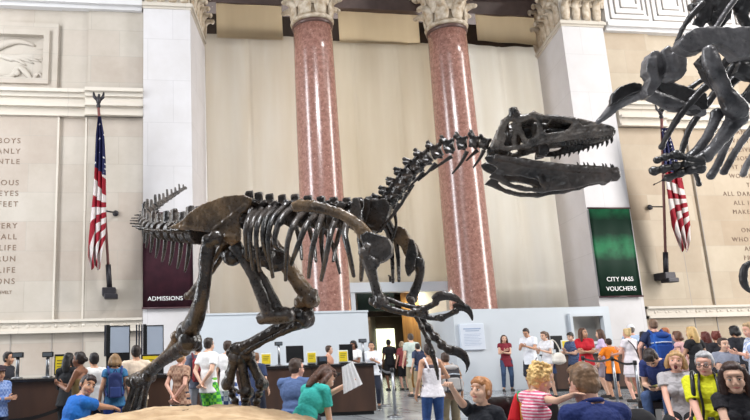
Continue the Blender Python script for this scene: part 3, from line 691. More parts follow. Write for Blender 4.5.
# --- far leg
n = .3
longbone('femur', [(271, 246, 9), (283, 260, 8.5), (296, 279, 7.5), (307, 294, 9), (311, 300, 9)], M_BONE_LIT, A_, n, (1.05, 1.0), extra=((301, 303, 8), (313, 294, 6)))
longbone('tibia', [(303, 318, 11), (290, 324, 8), (268, 335, 6.5), (248, 346, 6.5), (238, 350, 8)], M_BONE, A_, n, (1.05, 1.05), extra=((307, 312, 8), (296, 314, 8)))
longbone('fibula', [(298, 325, 4.5), (280, 334, 2.8), (262, 343, 2.4), (246, 352, 3)], M_BONE, A_, n-.12, (1.1, 1.1), vox=.01)
longbone('ankle_bone', [(233, 353, 6.5), (241, 354, 8), (249, 355, 6)], M_BONE, A_, n, (1, 1))
for k, (a, b) in enumerate((((235, 358), (228, 384)), ((241, 358), (247, 392)), ((248, 357), (262, 384)))):
    longbone('metatarsal', [(a[0], a[1], 6), ((a[0]+b[0])/2, (a[1]+b[1])/2, 5), (b[0], b[1], 5.6)], M_BONEG, A_, n-.06+.05*k, (1.15, 1.2), vox=.01)
toes([[(230, 386), (232, 394), (235, 401), (238, 407)], [(247, 393), (246, 400), (245, 405), (243, 410)], [(262, 385), (259, 394), (257, 401), (255, 407)]], n-.05, 0)
longbone('toe_bone', [(228, 372, 2.6), (231, 386, 2.2), (239, 392, 2)], M_BONE, A_, n+.1, (1.1, 1.1), vox=.009)
# --- tail
TL = [(198, 232, 7.45), (190, 232, 7.65), (182, 232, 7.9), (174, 231.5, 8.15), (166, 231, 8.45), (159, 230, 8.75), (153, 228.5, 9.1), (148, 226.5, 9.45), (145, 224, 9.85), (143.5, 221, 10.25), (143.5, 218, 10.6), (145, 215, 10.9), (148, 212, 11.2), (152, 209, 11.4), (156, 206, 11.6), (160, 203.5, 11.8), (164, 201, 11.95), (168, 198.5, 12.1), (172, 196, 12.25), (176, 193.5, 12.4), (180, 191, 12.5), (183.5, 189, 12.6)]
TP = [aD(*q) for q in TL]
for i, p in enumerate(TP):
    t = (TP[min(i+1, len(TP)-1)]-TP[max(i-1, 0)]).normalized(); up = (V((0, 0, 1))-t*t.z).normalized(); sd = t.cross(up)
    r = (.145 if i < 6 else .125)*(1-i/len(TP)*.76); L_ = .16
    mb = MB().tube([p-t*L_*.5, p, p+t*L_*.5], [r, r*.75, r], n=12)
    hs = (.13 if i < 8 else .2)*(1-i/len(TP)*.7)*(1+.25*math.sin(i*2.3))
    mb.tube([p+up*r*.6, p+up*(r+hs)-t*-.04], [r*.75, r*.55], n=8, fdir=sd, flat=.6)
    for s in (-1, 1): mb.tube([p, p+sd*s*(r+.17*(1-i/30))+t*(.03+.05*math.sin(i*1.7))], [r*.4, r*.22], n=8, fdir=up, flat=.5)
    fin('tail_vertebra', mb, M_BONEG if i > 6 else M_BONE, A_, .012, 1, .003, 20)
    if 0 < i < 15:
        hc = .33*(1-i/20)
        mb = MB().tube([p-up*r*.8, p-up*(r+hc*.5)+t*.03, p-up*(r+hc)+t*.1], [.03, .024, .012], n=8, res=3)
        obj('chevron', mb, M_BONE, A_)
# --- back
DV = [(250, 216, 15), (259.5, 216.5, 14), (270.5, 217, 13), (283, 217.5, 12.5), (296, 218, 11.5), (309, 219, 11.5), (322, 219.5, 11), (335, 220, 10.5), (348, 220, 10), (360, 219.5, 9.5), (371, 217.5, 9)]
for i, (x, y, sp) in enumerate(DV):
    vertebra('back_vertebra', x, y, AX, (13.5, 11 if x > 290 else 9.5), sp-2, 13, M_BONE, A_, .0, 0, spine_w=.72)
# --- neck
NV = [(381, 212), (388, 203.5), (395, 194.5), (402, 185), (409, 175.5), (417, 167), (426, 159.5), (437, 153), (449, 148), (462, 144.5), (474, 143), (484, 144.5)]
NP = [DP(*q) for q in NV]
for i, (x, y) in enumerate(NV):
    t = NP[min(i+1, len(NP)-1)]-NP[max(i-1, 0)]
    s = 1.06-.035*i
    vertebra('neck_vertebra', x, y, t, (12.8*s, 6.6*s), (11*s if i < 11 else 2), 8.5*s, M_BONE, A_, 0, 4, spine_w=.42, vox=.01,
             sub=[(-3*s, -2*s, q*5.5*s, 3*s, -7*s, q*7*s, 2.6*s, 1.4*s) for q in (-1, 1)]+[(-2*s, 7*s, q*2*s, -8*s, 14*s, q*5*s, 2.4*s, 2.4*s) for q in (-1, 1)]+[(3*s, 6*s, q*2*s, 8*s, 8*s, q*5*s, 2.2*s, 1.6*s) for q in (-1, 1)])
for (a, b, c, o) in (((399, 203), (392, 216), (376, 234), -.1), ((407, 192), (400, 206), (388, 222), -.1), ((413, 184), (405, 198), (398, 209), .08), ((424, 172), (416, 180), (409, 187), -.08), ((436, 163), (428, 172), (418, 181), -.08), ((452, 156), (442, 163), (431, 171), -.06), ((467, 151), (461, 163), (452, 174), -.05), ((478, 150), (472, 155), (466, 161), .03), ((484, 150), (480, 158), (473, 168), -.05), ((394, 210), (396, 226), (390, 246), .1)):
    obj('neck_rib', MB().tube([DP(*a, o), DP(*b, o), DP(*c, o)], [.022, .014, .007], n=8, res=5), M_BONE, A_)
# --- ribs: (root, shoulder, mid, tip) pixels on the near side
for q in (((255, 212), (249, 218), (245.5, 232), (247, 259)), ((262, 211), (254, 219), (250, 236), (253, 270)), ((269, 209), (260, 219), (256, 238), (260, 272)),
          ((277, 207), (266, 219), (263, 240), (269, 262)), ((285, 206), (272, 220), (268, 242), (273, 278)), ((294, 206), (280, 220), (275, 244), (286, 252)),
          ((304, 212), (294, 224), (287, 246), (285.5, 281)), ((316, 215), (306, 226), (297, 248), (291, 265)), ((323, 214), (318, 228), (312, 250), (308.5, 278)), ((337, 216), (331, 232), (327, 252), (321, 281)),
          ((349, 214), (345, 234), (349, 252), (354, 277)), ((362, 214), (360, 236), (362, 256), (361, 281))):
    P = [DP(*q[0], -.06), DP(*q[1], -.36), DP(*q[2], -.46), DP(*q[3], -.3)]
    mb = MB().tube(P, [.034, .032, .027, .02], n=10, res=6); mb.ell(P[0], (.045,)*3)
    fin('rib', mb, M_BONEG, A_, .01, 1, .002, 16)
for q in (((290, 214), (296, 226), (300, 244), (302, 260)), ((304, 214), (309, 228), (314, 246), (316, 262)), ((318, 214), (325, 230), (333, 246), (340, 274)), ((330, 214), (322, 232), (322, 250), (324, 273)), ((346, 214), (340, 230), (336, 246), (333, 262)),
          ((376, 214), (388, 232), (392, 256), (393, 283)), ((384, 214), (394, 234), (398, 256), (399, 282)), ((262, 213), (268, 230), (274, 246), (278, 262))):
    P = [DP(*q[0], .06), DP(*q[1], .36), DP(*q[2], .44), DP(*q[3], .28)]
    mb = MB().tube(P, [.032, .03, .025, .016], n=10, res=6); mb.ell(P[0], (.04,)*3)
    fin('rib', mb, M_BONE, A_, .01, 1, .002, 16)
# broad chest plates of the shoulder vertebrae
plate('shoulder_rib', [(352, 198), (358, 197), (362, 208), (358, 218), (352, 226), (349, 222), (351, 210)], M_BONEG, A_, -.3, .035)
plate('shoulder_rib', [(372, 201), (386, 199), (392, 206), (388, 220), (380, 232), (368, 232), (366, 224)], M_BONE, A_, -.05, .12)
plate('shoulder_rib', [(336, 204), (344, 201), (346, 205), (340, 213), (336, 222), (333, 220)], M_BONEG, A_, -.32, .035)
plate('shoulder_rib', [(364, 198), (371, 199), (370, 212), (366, 224), (361, 226)], M_BONE, A_, -.12, .04)
# --- near shoulder and arm
n = -.45
mb = MB().tube([DP(292, 208, n), DP(299, 205.5, n), (DP(310, 206, n)), DP(326, 209, n), DP(342, 214.5, n), DP(355, 223, n), DP(364, 233, n), DP(371, 242, n)], [pr(292, 4.5), pr(299, 6), pr(310, 6), pr(326, 5.2), pr(342, 5.2), pr(355, 5.8), pr(364, 7), pr(371, 8)], n=14, res=4, fdir=LAT, flat=.5)
fin('scapula', mb, M_BONE_LIT, A_, .011)
plate('coracoid', [(361, 236), (368, 232), (380, 235), (389, 238), (393, 246), (392, 254), (386, 261), (376, 264), (370, 258), (365, 250)], M_BONEG, A_, n-.02, .11, bulge=[((366, 248), (372, 250), 6)])
longbone('humerus', [(365, 253, 6.2), (370, 266, 6.5), (374, 282, 5), (378, 294, 5), (381, 301, 6)], M_BONEG, A_, n-.06, (1.1, 1.1), extra=((374, 262, 6),))
longbone('elbow_bone', [(374, 301, 5.5), (380, 303, 6.5), (385, 303, 5)], M_BONEG, A_, n-.06, (1, 1))
longbone('ulna', [(378, 304, 4.8), (394, 310, 3.2), (408, 313, 3.6), (412, 313.5, 4)], M_BONE, A_, n-.08, (1.1, 1.1), vox=.01)
longbone('radius', [(384, 298, 3.4), (398, 303, 2.5), (412, 307, 2.6), (424, 308, 3.2)], M_BONE, A_, n-.02, (1.1, 1.15), vox=.01)
longbone('wrist_bone', [(414, 311, 3.8), (420, 313, 4.6), (425, 312, 3.6)], M_BONE, A_, n-.05, (1, 1), vox=.01)
longbone('hand_bone', [(423, 309, 3.2), (430, 306, 2.6), (436, 302, 3.4)], M_BONE, A_, n-.08, (1.15, 1.2), vox=.009)
def claw(pts, off): 
    mb = MB().tube([DP(x, y, off) for x, y, r in pts], [pr(x, r) for x, y, r in pts], n=12, res=5, fdir=LAT, flat=.6)
    fin('hand_claw', mb, M_BONE, A_, .009, 1)
claw([(434, 300, 4), (440, 296, 4.6), (448, 295.5, 4.2), (456, 298.5, 3.2), (463, 304, 1.6), (466, 307.5, .6)], n-.1)
longbone('hand_bone', [(422, 315, 3.4), (432, 318, 2.7), (441, 318, 3.6)], M_BONE, A_, n-.02, (1.15, 1.2), vox=.009)
longbone('finger_bone', [(441, 318, 3.3), (449, 314.5, 2.7), (456, 311, 3.4)], M_BONE, A_, n-.02, (1.15, 1.2), vox=.009)
claw([(454, 308, 4.2), (461, 306.5, 4.4), (467, 309, 3.6), (471, 315, 2.2), (473, 321.5, .7)], n-.02)
# the other hand hangs lower: a chain of finger bones ending in a big claw
ch = [(421, 318), (428, 328), (435, 337), (442, 345), (449, 350)]
for p, q in zip(ch, ch[1:]): longbone('finger_bone', [(p[0], p[1], 4.4), ((p[0]+q[0])/2, (p[1]+q[1])/2, 3.2), (q[0], q[1], 4.4)], M_BONE, A_, .2, (1.15, 1.2), vox=.009)
ch = [(416, 316), (422, 328), (428, 340), (432, 352)]
for p, q in zip(ch, ch[1:]): longbone('finger_bone', [(p[0], p[1], 2.8), ((p[0]+q[0])/2, (p[1]+q[1])/2, 2), (q[0], q[1], 2.8)], M_BONE, A_, .1, (1.15, 1.2), vox=.009)
claw([(430, 350, 3), (434, 360, 2.6), (437, 371, 1.8), (438, 380, .7)], .1)
claw([(448, 351, 4.6), (456, 351, 5.4), (463, 355, 4.8), (467, 362, 3.4), (467, 369, 1.6), (465, 374, .7)], .2)
# far shoulder and arm
n = .4
plate('coracoid', [(398, 226), (406, 229), (411, 240), (417, 244), (422, 256), (416, 266), (408, 262), (402, 248), (394, 238)], M_BONE_LIT, A_, n, .08)
plate('scapula', [(384, 222), (392, 224), (402, 232), (408, 244), (402, 248), (394, 240), (386, 232)], M_BONE, A_, n, .05)
plate('humerus_crest', [(410, 238), (414, 240), (418, 254), (414, 270), (408, 277), (405, 266)], M_BONE, A_, n-.1, .08)
longbone('humerus', [(419, 262, 5.4), (420, 274, 4.6), (416, 288, 4.4), (412, 298, 5.4)], M_BONE, A_, n, (1.15, 1.15))
longbone('ulna', [(411, 300, 4), (413, 308, 3), (417, 316, 3.6)], M_BONE, A_, n-.1, (1.1, 1.1), vox=.01)
# --- skull
def S(cx, cy): return (480+cx/4., 95+cy/4.)
LS = V((.33, .94, 0)).normalized()                                  # across the head, away from the viewer
def SW(px): return .30-.19*max(0, min(1, (px-495)/120.))            # head width tapers to the snout
def sp(c, far=0, o=0):
    x, y = S(*c); p = aD(x, y, md(x)-.12); return p+LS*(SW(x)*far+o)
def fp(c, k=1.0):
    x, y = S(*c); return aD(x, y, md(x)-.12+SW(x)*k)
si = MB(); sk = MB(); K = md(560)/F/4.
def st(pts, rad, far, flat=.6, o=0): sk.tube([sp(p, far, o) for p in pts], [r*K for r in rad], n=12, res=4, fdir=LS, flat=flat)
for far in (0, 1):
    st([(52, 217), (110, 213), (180, 206), (235, 190), (300, 177), (360, 166), (440, 152), (530, 142)], [9, 10, 11, 12, 13, 14, 15, 15], far, 1)
    st([(205, 72), (240, 86), (300, 90), (380, 98), (440, 112), (500, 128), (532, 146)], [13, 11, 9, 9, 9, 11, 15], far, 1)
    st([(210, 82), (236, 100), (240, 132), (232, 168), (190, 198)], [14, 13, 11, 16, 16], far, .7)
    st([(246, 168), (275, 162), (320, 156), (352, 150), (372, 132), (384, 104)], [9, 10, 11, 13, 12, 9], far, .8)
    st([(152, 98), (160, 138), (178, 178), (200, 198)], [11, 11, 12, 14], far, .8)
    st([(100, 110), (82, 150), (66, 190), (52, 216)], [15, 15, 15, 12], far, .8)
    st([(90, 112), (125, 90), (160, 96), (210, 84)], [13, 15, 14, 14], far, .9)
    st([(128, 112), (140, 150), (136, 190), (150, 208)], [9, 8, 9, 10], far, .8)
    sk.prism([sp(p, far) for p in ((350, 158), (372, 134), (390, 108), (410, 126), (470, 120), (505, 128), (534, 142), (534, 162), (500, 168), (440, 176), (350, 184), (280, 190), (250, 192), (300, 172))], LS*.05)
    sk.prism([sp(p, far) for p in ((240, 132), (262, 150), (278, 164), (240, 190), (190, 206), (225, 172))], LS*.04)
    sk.prism([sp(p, far) for p in ((84, 150), (104, 160), (92, 200), (110, 216), (52, 220), (64, 190))], LS*.05)
st([(205, 80), (210, 84)], [12, 12], .5, 1)
for (a, r) in (((110, 100), 12), ((160, 96), 14), ((215, 82), 14), ((300, 90), 10), ((380, 99), 9), ((440, 113), 9), ((500, 130), 12), ((528, 146), 15)):
    sk.tube([sp(a, 0), sp(a, 1)], r*K, n=10)
sk.prism([sp((150, 95), 0), sp((215, 82), 0), sp((215, 82), 1), sp((150, 95), 1)], V((0, 0, .05)))
sk.prism([sp((300, 91), 0), sp((500, 128), 0), sp((500, 128), 1), sp((300, 91), 1)], V((0, 0, .03)))
si.prism([fp(c, .9) for c in ((150, 100), (240, 88), (380, 98), (352, 160), (240, 186), (178, 196), (140, 176))], LS*.03)  # added dark plate, painted shade behind the skull openings
si.ell(sp((135, 150), .5), (.09, .09, .12)); si.ell(sp((95, 190), .5), (.07, .1, .1)); sk.ell(sp((60, 205), .5), (.05, .06, .05))
si.prism([fp(c) for c in ((226, 250), (232, 205), (262, 205), (275, 226), (310, 222), (345, 196), (440, 172), (530, 150), (532, 172), (470, 198), (400, 222), (300, 246))], LS*.045)
si.prism([fp(c, .5) for c in ((226, 250), (232, 192), (258, 200), (272, 226), (262, 246))], LS*.16)
si.prism([fp(c, .5) for c in ((340, 176), (440, 158), (530, 146), (528, 158), (440, 178), (350, 194))], LS*.14)
si.prism([fp(c, .5) for c in ((250, 140), (300, 132), (350, 140), (345, 165), (280, 172))], LS*.03)
for far, (a, b, c) in ((0, ((140, 84), (134, 66), (130, 50))), (1, ((190, 84), (186, 66), (182, 52)))):
    sk.tube([sp(a, far*.9), sp(b, far*.9), sp(c, far*.9)], [22*K, 20*K, 15*K], n=10, res=3)
sk.tube([sp((140, 66), .1), sp((160, 66), .3), sp((175, 78), .5)], [12*K, 13*K, 12*K], n=10, res=3)
sk.tube([sp((200, 70), .8), sp((212, 70), .8), sp((214, 84), .8)], [12*K, 9*K, 9*K], n=10)
skull = fin('skull', sk, M_SKULL_LIT, A_, .008, 1, .005, 16)
fin('skull_interior_shade', si, M_BONE, skull, .009, 1, .005, 16)  # real braincase and far jaw, plus dark fills painted as shade in the openings
def tooth(c, far, ln, w, par, up=0, o=0):
    p = sp(c, far, o); d = V((0, 0, 1 if up else -1)); q = aD(*S(c[0], c[1]), md(S(*c)[0]))
    obj('tooth', MB().tube([p-d*.012, p+d*ln*.5, p+d*ln-AX*ln*.18], [w, w*.8, w*.12], n=8, res=3, fdir=LS, flat=.7), M_TOOTH, par)
for i in range(13): tooth((345+i*14.5, 184-i*2.2), .05, .036+.006*(i % 2), .011, skull)
for i in range(13):
    c = (300+i*18.8, 240-i*5.2-.18*max(0, i-6)); px_, py_ = S(*c); p = aD(px_, py_-1.5, md(px_)-.12+SW(px_)); ln = .05+.016*(i % 2)
    obj('tooth', MB().tube([p+V((0, 0, .02)), p-V((0, 0, ln*.5)), p-V((0, 0, ln))-AX*ln*.18], [.014, .012, .002], n=8, res=3, fdir=LS, flat=.7), M_TOOTH, skull)
# --- lower jaw
jw = MB()
jo = [(18, 248), (40, 239), (100, 246), (200, 259), (280, 267), (350, 275), (440, 280), (540, 290), (558, 302), (560, 318), (548, 332), (480, 345), (400, 362), (330, 376), (280, 372), (235, 338), (170, 322), (100, 318), (82, 326), (60, 300), (74, 290), (34, 268)]
jl = [(35, 326), (60, 306), (86, 322), (120, 350), (180, 366), (250, 372), (340, 352), (420, 338), (480, 338), (420, 362), (330, 379), (250, 388), (180, 382), (120, 367), (70, 338)]
for far in (0, 1):
    jw.prism([sp(p, far, .02*(1-2*far)) for p in jo], LS*.045); jw.prism([sp(p, far, .02*(1-2*far)) for p in jl], LS*.05)
    jw.tube([sp((60, 246), far), sp((200, 272), far), sp((340, 290), far), sp((530, 306), far)], [13*K, 15*K, 15*K, 14*K], n=10, res=3)
    jw.tube([sp((240, 322), far), sp((250, 350), far), sp((270, 372), far)], [14*K, 12*K, 10*K], n=10)
for a in ((545, 300), (550, 318), (510, 335)): jw.tube([sp(a, 0), sp(a, 1)], 15*K, n=10)
jw.ell(sp((540, 314), .5), (.055, .075, .055)); jw.ell(sp((510, 318), .5), (.07, .08, .055))
jaw = fin('lower_jaw', jw, M_JAW, A_, .008, 1, .005, 14)
for c in ((400, 275), (425, 276), (440, 277), (466, 279), (500, 282), (512, 283), (532, 285), (540, 287)): tooth(c, .35, .034, .0095, jaw, 1)
for c in ((385, 274), (455, 279), (485, 281), (524, 285)): tooth(c, 1, .036, .01, jaw, 1)
# ================================================================ the second skeleton, upper right
B0 = 4.6
def BP(px, py, d=0): return aD(px, py, B0+d)
def bpr(r, d=0): return r*(B0+d)/F
baro = thing('dinosaur_skeleton', 'grey skeleton of another dinosaur cut by the upper right edge, shoulder, arm and ribs', 'skeleton', aD(760, 80, B0+.4) - V((0, 0, 2.4)))
FWL = V((FW.x, FW.y, 0)).normalized()
M_B2 = bone_mat('fossil_slate', (36, 34, 38), (148, 144, 145), 3.2, .3)
M_B2D = bone_mat('fossil_black', (17, 16, 18), (66, 62, 62), 4, .32)
def b2(name, pts, m=M_B2, ends=(1.15, 1.15), flat=1, vox=.009, d=0):
    P = [BP(q[0], q[1], d+(q[3] if len(q) > 3 else 0)) for q in pts]; R = [bpr(q[2], d) for q in pts]
    mb = MB().tube(P, R, n=14, res=5, fdir=FWL if flat != 1 else None, flat=flat)
    for p, r, e in ((P[0], R[0], ends[0]), (P[-1], R[-1], ends[1])):
        if e: mb.ell(p, (r*e,)*3)
    return fin(name, mb, m, baro, vox, 2, .003, 16)
def b2p(name, poly, m=M_B2, th=.06, d=0, vox=.009, bulge=()):
    mb = MB().prism([BP(q[0], q[1], d+(q[2] if len(q) > 2 else 0)) for q in poly], FWL*th)
    for a, b, r in bulge: mb.tube([BP(*a, d)-FWL*th*.35, BP(*b, d)-FWL*th*.35], bpr(r), n=10)
    return fin(name, mb, m, baro, vox, 3, .004, 14)
# shoulder blades and breast bones
b2p('scapula', [(674, 47), (680, 38), (690, 31), (704, 29), (728, 30), (770, 27), (770, 58), (748, 58), (734, 60), (726, 52), (716, 46), (706, 47), (700, 53), (688, 56), (679, 52)], th=.1, bulge=[((686, 50), (706, 50), 2.5)])
b2('humerus', [(709, 51, 6), (711, 60, 8.2), (717, 76, 8), (725, 92, 8), (733, 105, 11), (737, 110, 11)], d=-.14, ends=(1.05, 1.0))
b2p('humerus_crest', [(696, 62), (706, 50), (712, 60), (722, 86), (716, 90), (704, 78)], th=.07, d=-.06, m=M_B2D)
b2('ulna', [(738, 116, 9.5), (731, 126, 8), (719, 142, 6), (706, 156, 6)], d=-.1)
b2('radius', [(717, 114, 5.5), (712, 128, 5), (701, 146, 5), (691, 158, 5.6)], d=-.02, m=M_B2)
b2('wrist_bone', [(697, 160, 4.5), (703, 157, 5.5), (708, 156, 4)], d=-.1, m=M_B2D)
for ch in ([(700, 161, 4), (688, 158, 3.4), (676, 155, 3.8), (665, 157, 3), (657, 160, 3)], [(700, 164, 4), (686, 164, 3.2), (676, 166, 3.6), (664, 169, 3.6), (654, 171, 4)], [(700, 168, 4.4), (690, 170, 3.8), (680, 173, 3.8), (668, 178, 3.2), (653, 185, .8)]):
    for i, (p, q) in enumerate(zip(ch, ch[1:])):
        p, q = (p[0], p[1], p[2]*1.2), (q[0], q[1], q[2]*(1.2 if q[2] > 1 else 1))
        b2('finger_bone', [p, ((p[0]+q[0])/2, (p[1]+q[1])/2, min(p[2], q[2])*.75+.3), q], M_B2D, (1.1, 1.05 if q[2] > 1 else 0), vox=.008, d=-.13+.02*i)
b2('finger_bone', [(694, 168, 3), (697, 177, 2.2), (699, 184, 2.6)], M_B2D, vox=.008)
# the other arm reaching left
b2('humerus', [(598, 122, 2.8), (606, 115, 4.2), (617, 104, 6.4), (630, 97, 7), (643, 93, 6.4), (656, 97, 7), (672, 104, 8), (690, 108, 6), (702, 112, 5)], M_B2, (1, 1), d=.5, vox=.011)
b2p('humerus_crest', [(609, 107), (611, 95), (619, 87), (632, 83), (641, 85), (640, 92), (630, 95), (619, 101)], M_B2D, .06, .44)
b2p('breast_bone', [(644, 62), (648, 54), (655, 53), (660, 60), (661, 74), (657, 87), (650, 97), (644, 99), (643, 92), (647, 80), (643, 74)], M_B2, .1, .3, bulge=[((650, 60), (653, 84), 4)])
b2p('breast_bone', [(659, 53), (665, 48), (670, 51), (677, 52), (683, 62), (683, 74), (678, 81), (669, 82), (661, 79), (663, 66)], M_B2, .1, .26, bulge=[((668, 56), (672, 72), 5)])
b2p('breast_bone', [(655, 86), (664, 82), (684, 88), (704, 96), (706, 110), (694, 116), (676, 108), (662, 104)], M_B2D, .08, .5)
# ribs and rods
for pts, d, m in (([(702, 4, 3), (691, 16, 3.2), (682, 30, 2.6), (674, 50, 2.2), (672, 54, 2)], .3, M_B2D), ([(722, 72, 3), (706, 78, 3), (690, 88, 2.8), (676, 98, 2.6), (662, 110, 2)], .6, M_B2D), ([(728, 60, 4), (712, 80, 4), (694, 98, 3.8), (678, 118, 3.4), (665, 140, 2.6), (662, 147, 3)], .45, M_B2D),
          ([(736, 62, 4), (722, 84, 4), (702, 110, 3.6), (688, 132, 3.2), (680, 158, 2.8)], .7, M_B2D), ([(756, 88, 4), (742, 108, 4), (730, 134, 3.8), (720, 160, 3.8), (711, 176, 4)], .25, M_B2), ([(760, 118, 3.6), (746, 136, 3.4), (734, 154, 3.4), (724, 172, 3.6)], .35, M_B2), ([(764, 140, 3.4), (752, 156, 3.2), (743, 174, 3.2)], .5, M_B2),
          ([(758, 60, 5), (744, 72, 5), (730, 84, 4.4)], .5, M_B2D), ([(760, 76, 5), (750, 92, 4.6), (740, 100, 4)], .3, M_B2D)):
    b2('rib', pts, m, (1.15, 1.1), d=d, vox=.009)
# back bones at the top edge
mb = MB()
for a, b, r in (((690, 8), (712, 4), 5), ((704, -6), (704, 22), 9), ((712, 12), (716, 28), 6), ((722, -8), (722, 20), 10), ((744, -10), (742, 14), 10), ((726, 20), (716, 30), 3), ((742, 14), (748, 28), 6), ((694, 22), (704, 26), 4)):
    mb.tube([BP(*a, .4), BP(*b, .4)], [bpr(r), bpr(r*.8)], n=12)
for x, y in ((708, 2), (727, -2), (746, -4)): mb.ell(BP(x, y, .45), (.1, .12, .09))
fin('back_vertebra', mb, M_B2D, baro, .01, 2, .006, 12)
b2p('shoulder_plate', [(728, 50), (742, 48), (765, 48), (765, 84), (746, 80), (734, 74), (738, 64)], M_B2D, .07, .25, bulge=[((740, 56), (762, 54), 4), ((742, 70), (762, 66), 5)])
b2('neck_bone', [(737, -4, 3), (730, 6, 2.6), (722, 18, 2.6), (716, 28, 3)], M_B2, d=.2)
mb = MB().tube([aD(751, 262, 5), aD(745, 267, 5), aD(743, 276, 5), aD(745, 286, 5), aD(751, 292, 5)], [.016, .024, .03, .024, .016], n=10, res=5)
fin('tail_hoop', mb, M_B2D, baro, .008)

q = aD(772, 60, B0+.6)
obj('mount_post', MB().tube([(q.x, q.y, 0), (q.x, q.y, q.z+.1)], .028, n=14).lathe((q.x, q.y, 0), [(.4, 0), (.4, .03), (.08, .06), (.05, .2)], 24).tube([(q.x, q.y, q.z), BP(750, 62, .35)], .03), M_IRON, baro)
# ================================================================ people
def ik(a, t, l1, l2, hint):
    d = t-a; L_ = max(.05, min(d.length, (l1+l2)*.998)); u = d.normalized(); t = a+u*L_
    c = (l1*l1+L_*L_-l2*l2)/(2*l1*L_); c = max(-1, min(1, c))
    h = V(hint); h = h-u*h.dot(u)
    h = h.normalized() if h.length > 1e-5 else u.orthogonal().normalized()
    return a+u*(l1*c)+h*(l1*math.sqrt(1-c*c)), t
SKIN = {'fair': (222, 178, 152), 'tan': (200, 150, 120), 'brown': (132, 88, 64), 'pink': (226, 172, 150)}
def skin(k): return mat('skin_'+k, SKIN[k], .5, .05, 14)
M_EYE = mat('eye_white', (235, 232, 228), .25, .01); M_IRIS = mat('eye_dark', (40, 28, 22), .2, .05); M_MOUTH = mat('mouth_dark', (96, 34, 34), .5, .05)
def lips(k): return mat('lips_'+k, {'fair': (188, 108, 100), 'tan': (166, 96, 84), 'brown': (112, 62, 54), 'pink': (196, 110, 104)}[k], .45, .05)
def cl(rgb, rgb2=None, sc=9): return mat('cloth_%d_%d_%d' % rgb, rgb, .85, .1, sc, bump=.15, rgb2=rgb2)
def hairm(rgb): return mat('hair_%d_%d_%d' % rgb, rgb, .5, .35, 26, stretch=(1, 1, .18), bump=.5)
def plaid(name, a, b, sc=16):
    if name in MC: return MC[name]
    m = bpy.data.materials.new(name); m.use_nodes = True; nt = m.node_tree; N = nt.nodes.new; L = nt.links.new
    bs = nt.nodes['Principled BSDF']; bs.inputs['Roughness'].default_value = .85
    tc = N('ShaderNodeTexCoord'); ck = N('ShaderNodeTexChecker'); ck.inputs['Scale'].default_value = sc
    ck.inputs[1].default_value = (*s2l(a), 1); ck.inputs[2].default_value = (*s2l(b), 1); L(tc.outputs['Object'], ck.inputs[0]); L(ck.outputs[0], bs.inputs['Base Color'])
    MC[name] = m; return m
def stripes(name, a, b, sc=9, direction='Z'):
    if name in MC: return MC[name]
    m = bpy.data.materials.new(name); m.use_nodes = True; nt = m.node_tree; N = nt.nodes.new; L = nt.links.new
    bs = nt.nodes['Principled BSDF']; bs.inputs['Roughness'].default_value = .85
    tc = N('ShaderNodeTexCoord'); wv = N('ShaderNodeTexWave'); wv.bands_direction = direction; wv.inputs['Scale'].default_value = sc; wv.inputs['Distortion'].default_value = .4
    L(tc.outputs['Object'], wv.inputs[0]); rp = N('ShaderNodeValToRGB'); rp.color_ramp.elements[0].position = .42; rp.color_ramp.elements[1].position = .58
    rp.color_ramp.elements[0].color = (*s2l(a), 1); rp.color_ramp.elements[1].color = (*s2l(b), 1); L(wv.outputs['Fac'], rp.inputs[0]); L(rp.outputs[0], bs.inputs['Base Color'])
    MC[name] = m; return m
ARM = {   # right hand in the torso frame (x out to the right), elbow hint
    'down': ((.25, .06, -.04), (.25, -1, 0)), 'fold': ((-.09, .215, .22), (.8, -.1, -1)), 'phone': ((.06, .30, .27), (.6, -.3, -1)),
    'lap': ((.10, .34, .04), (.9, -.4, -.5)), 'behind': ((.03, -.165, .02), (1, -.25, .1)), 'hip': ((.19, .05, .06), (1, -.3, 0)),
    'knee': ((.13, .42, -.0), (1, -.2, -.2)), 'reach': ((.2, .46, .3), (.7, 0, -1)), 'chest': ((.02, .2, .3), (.8, 0, -1)), 'strap': ((.12, .16, .40), (.6, -.2, -1))}
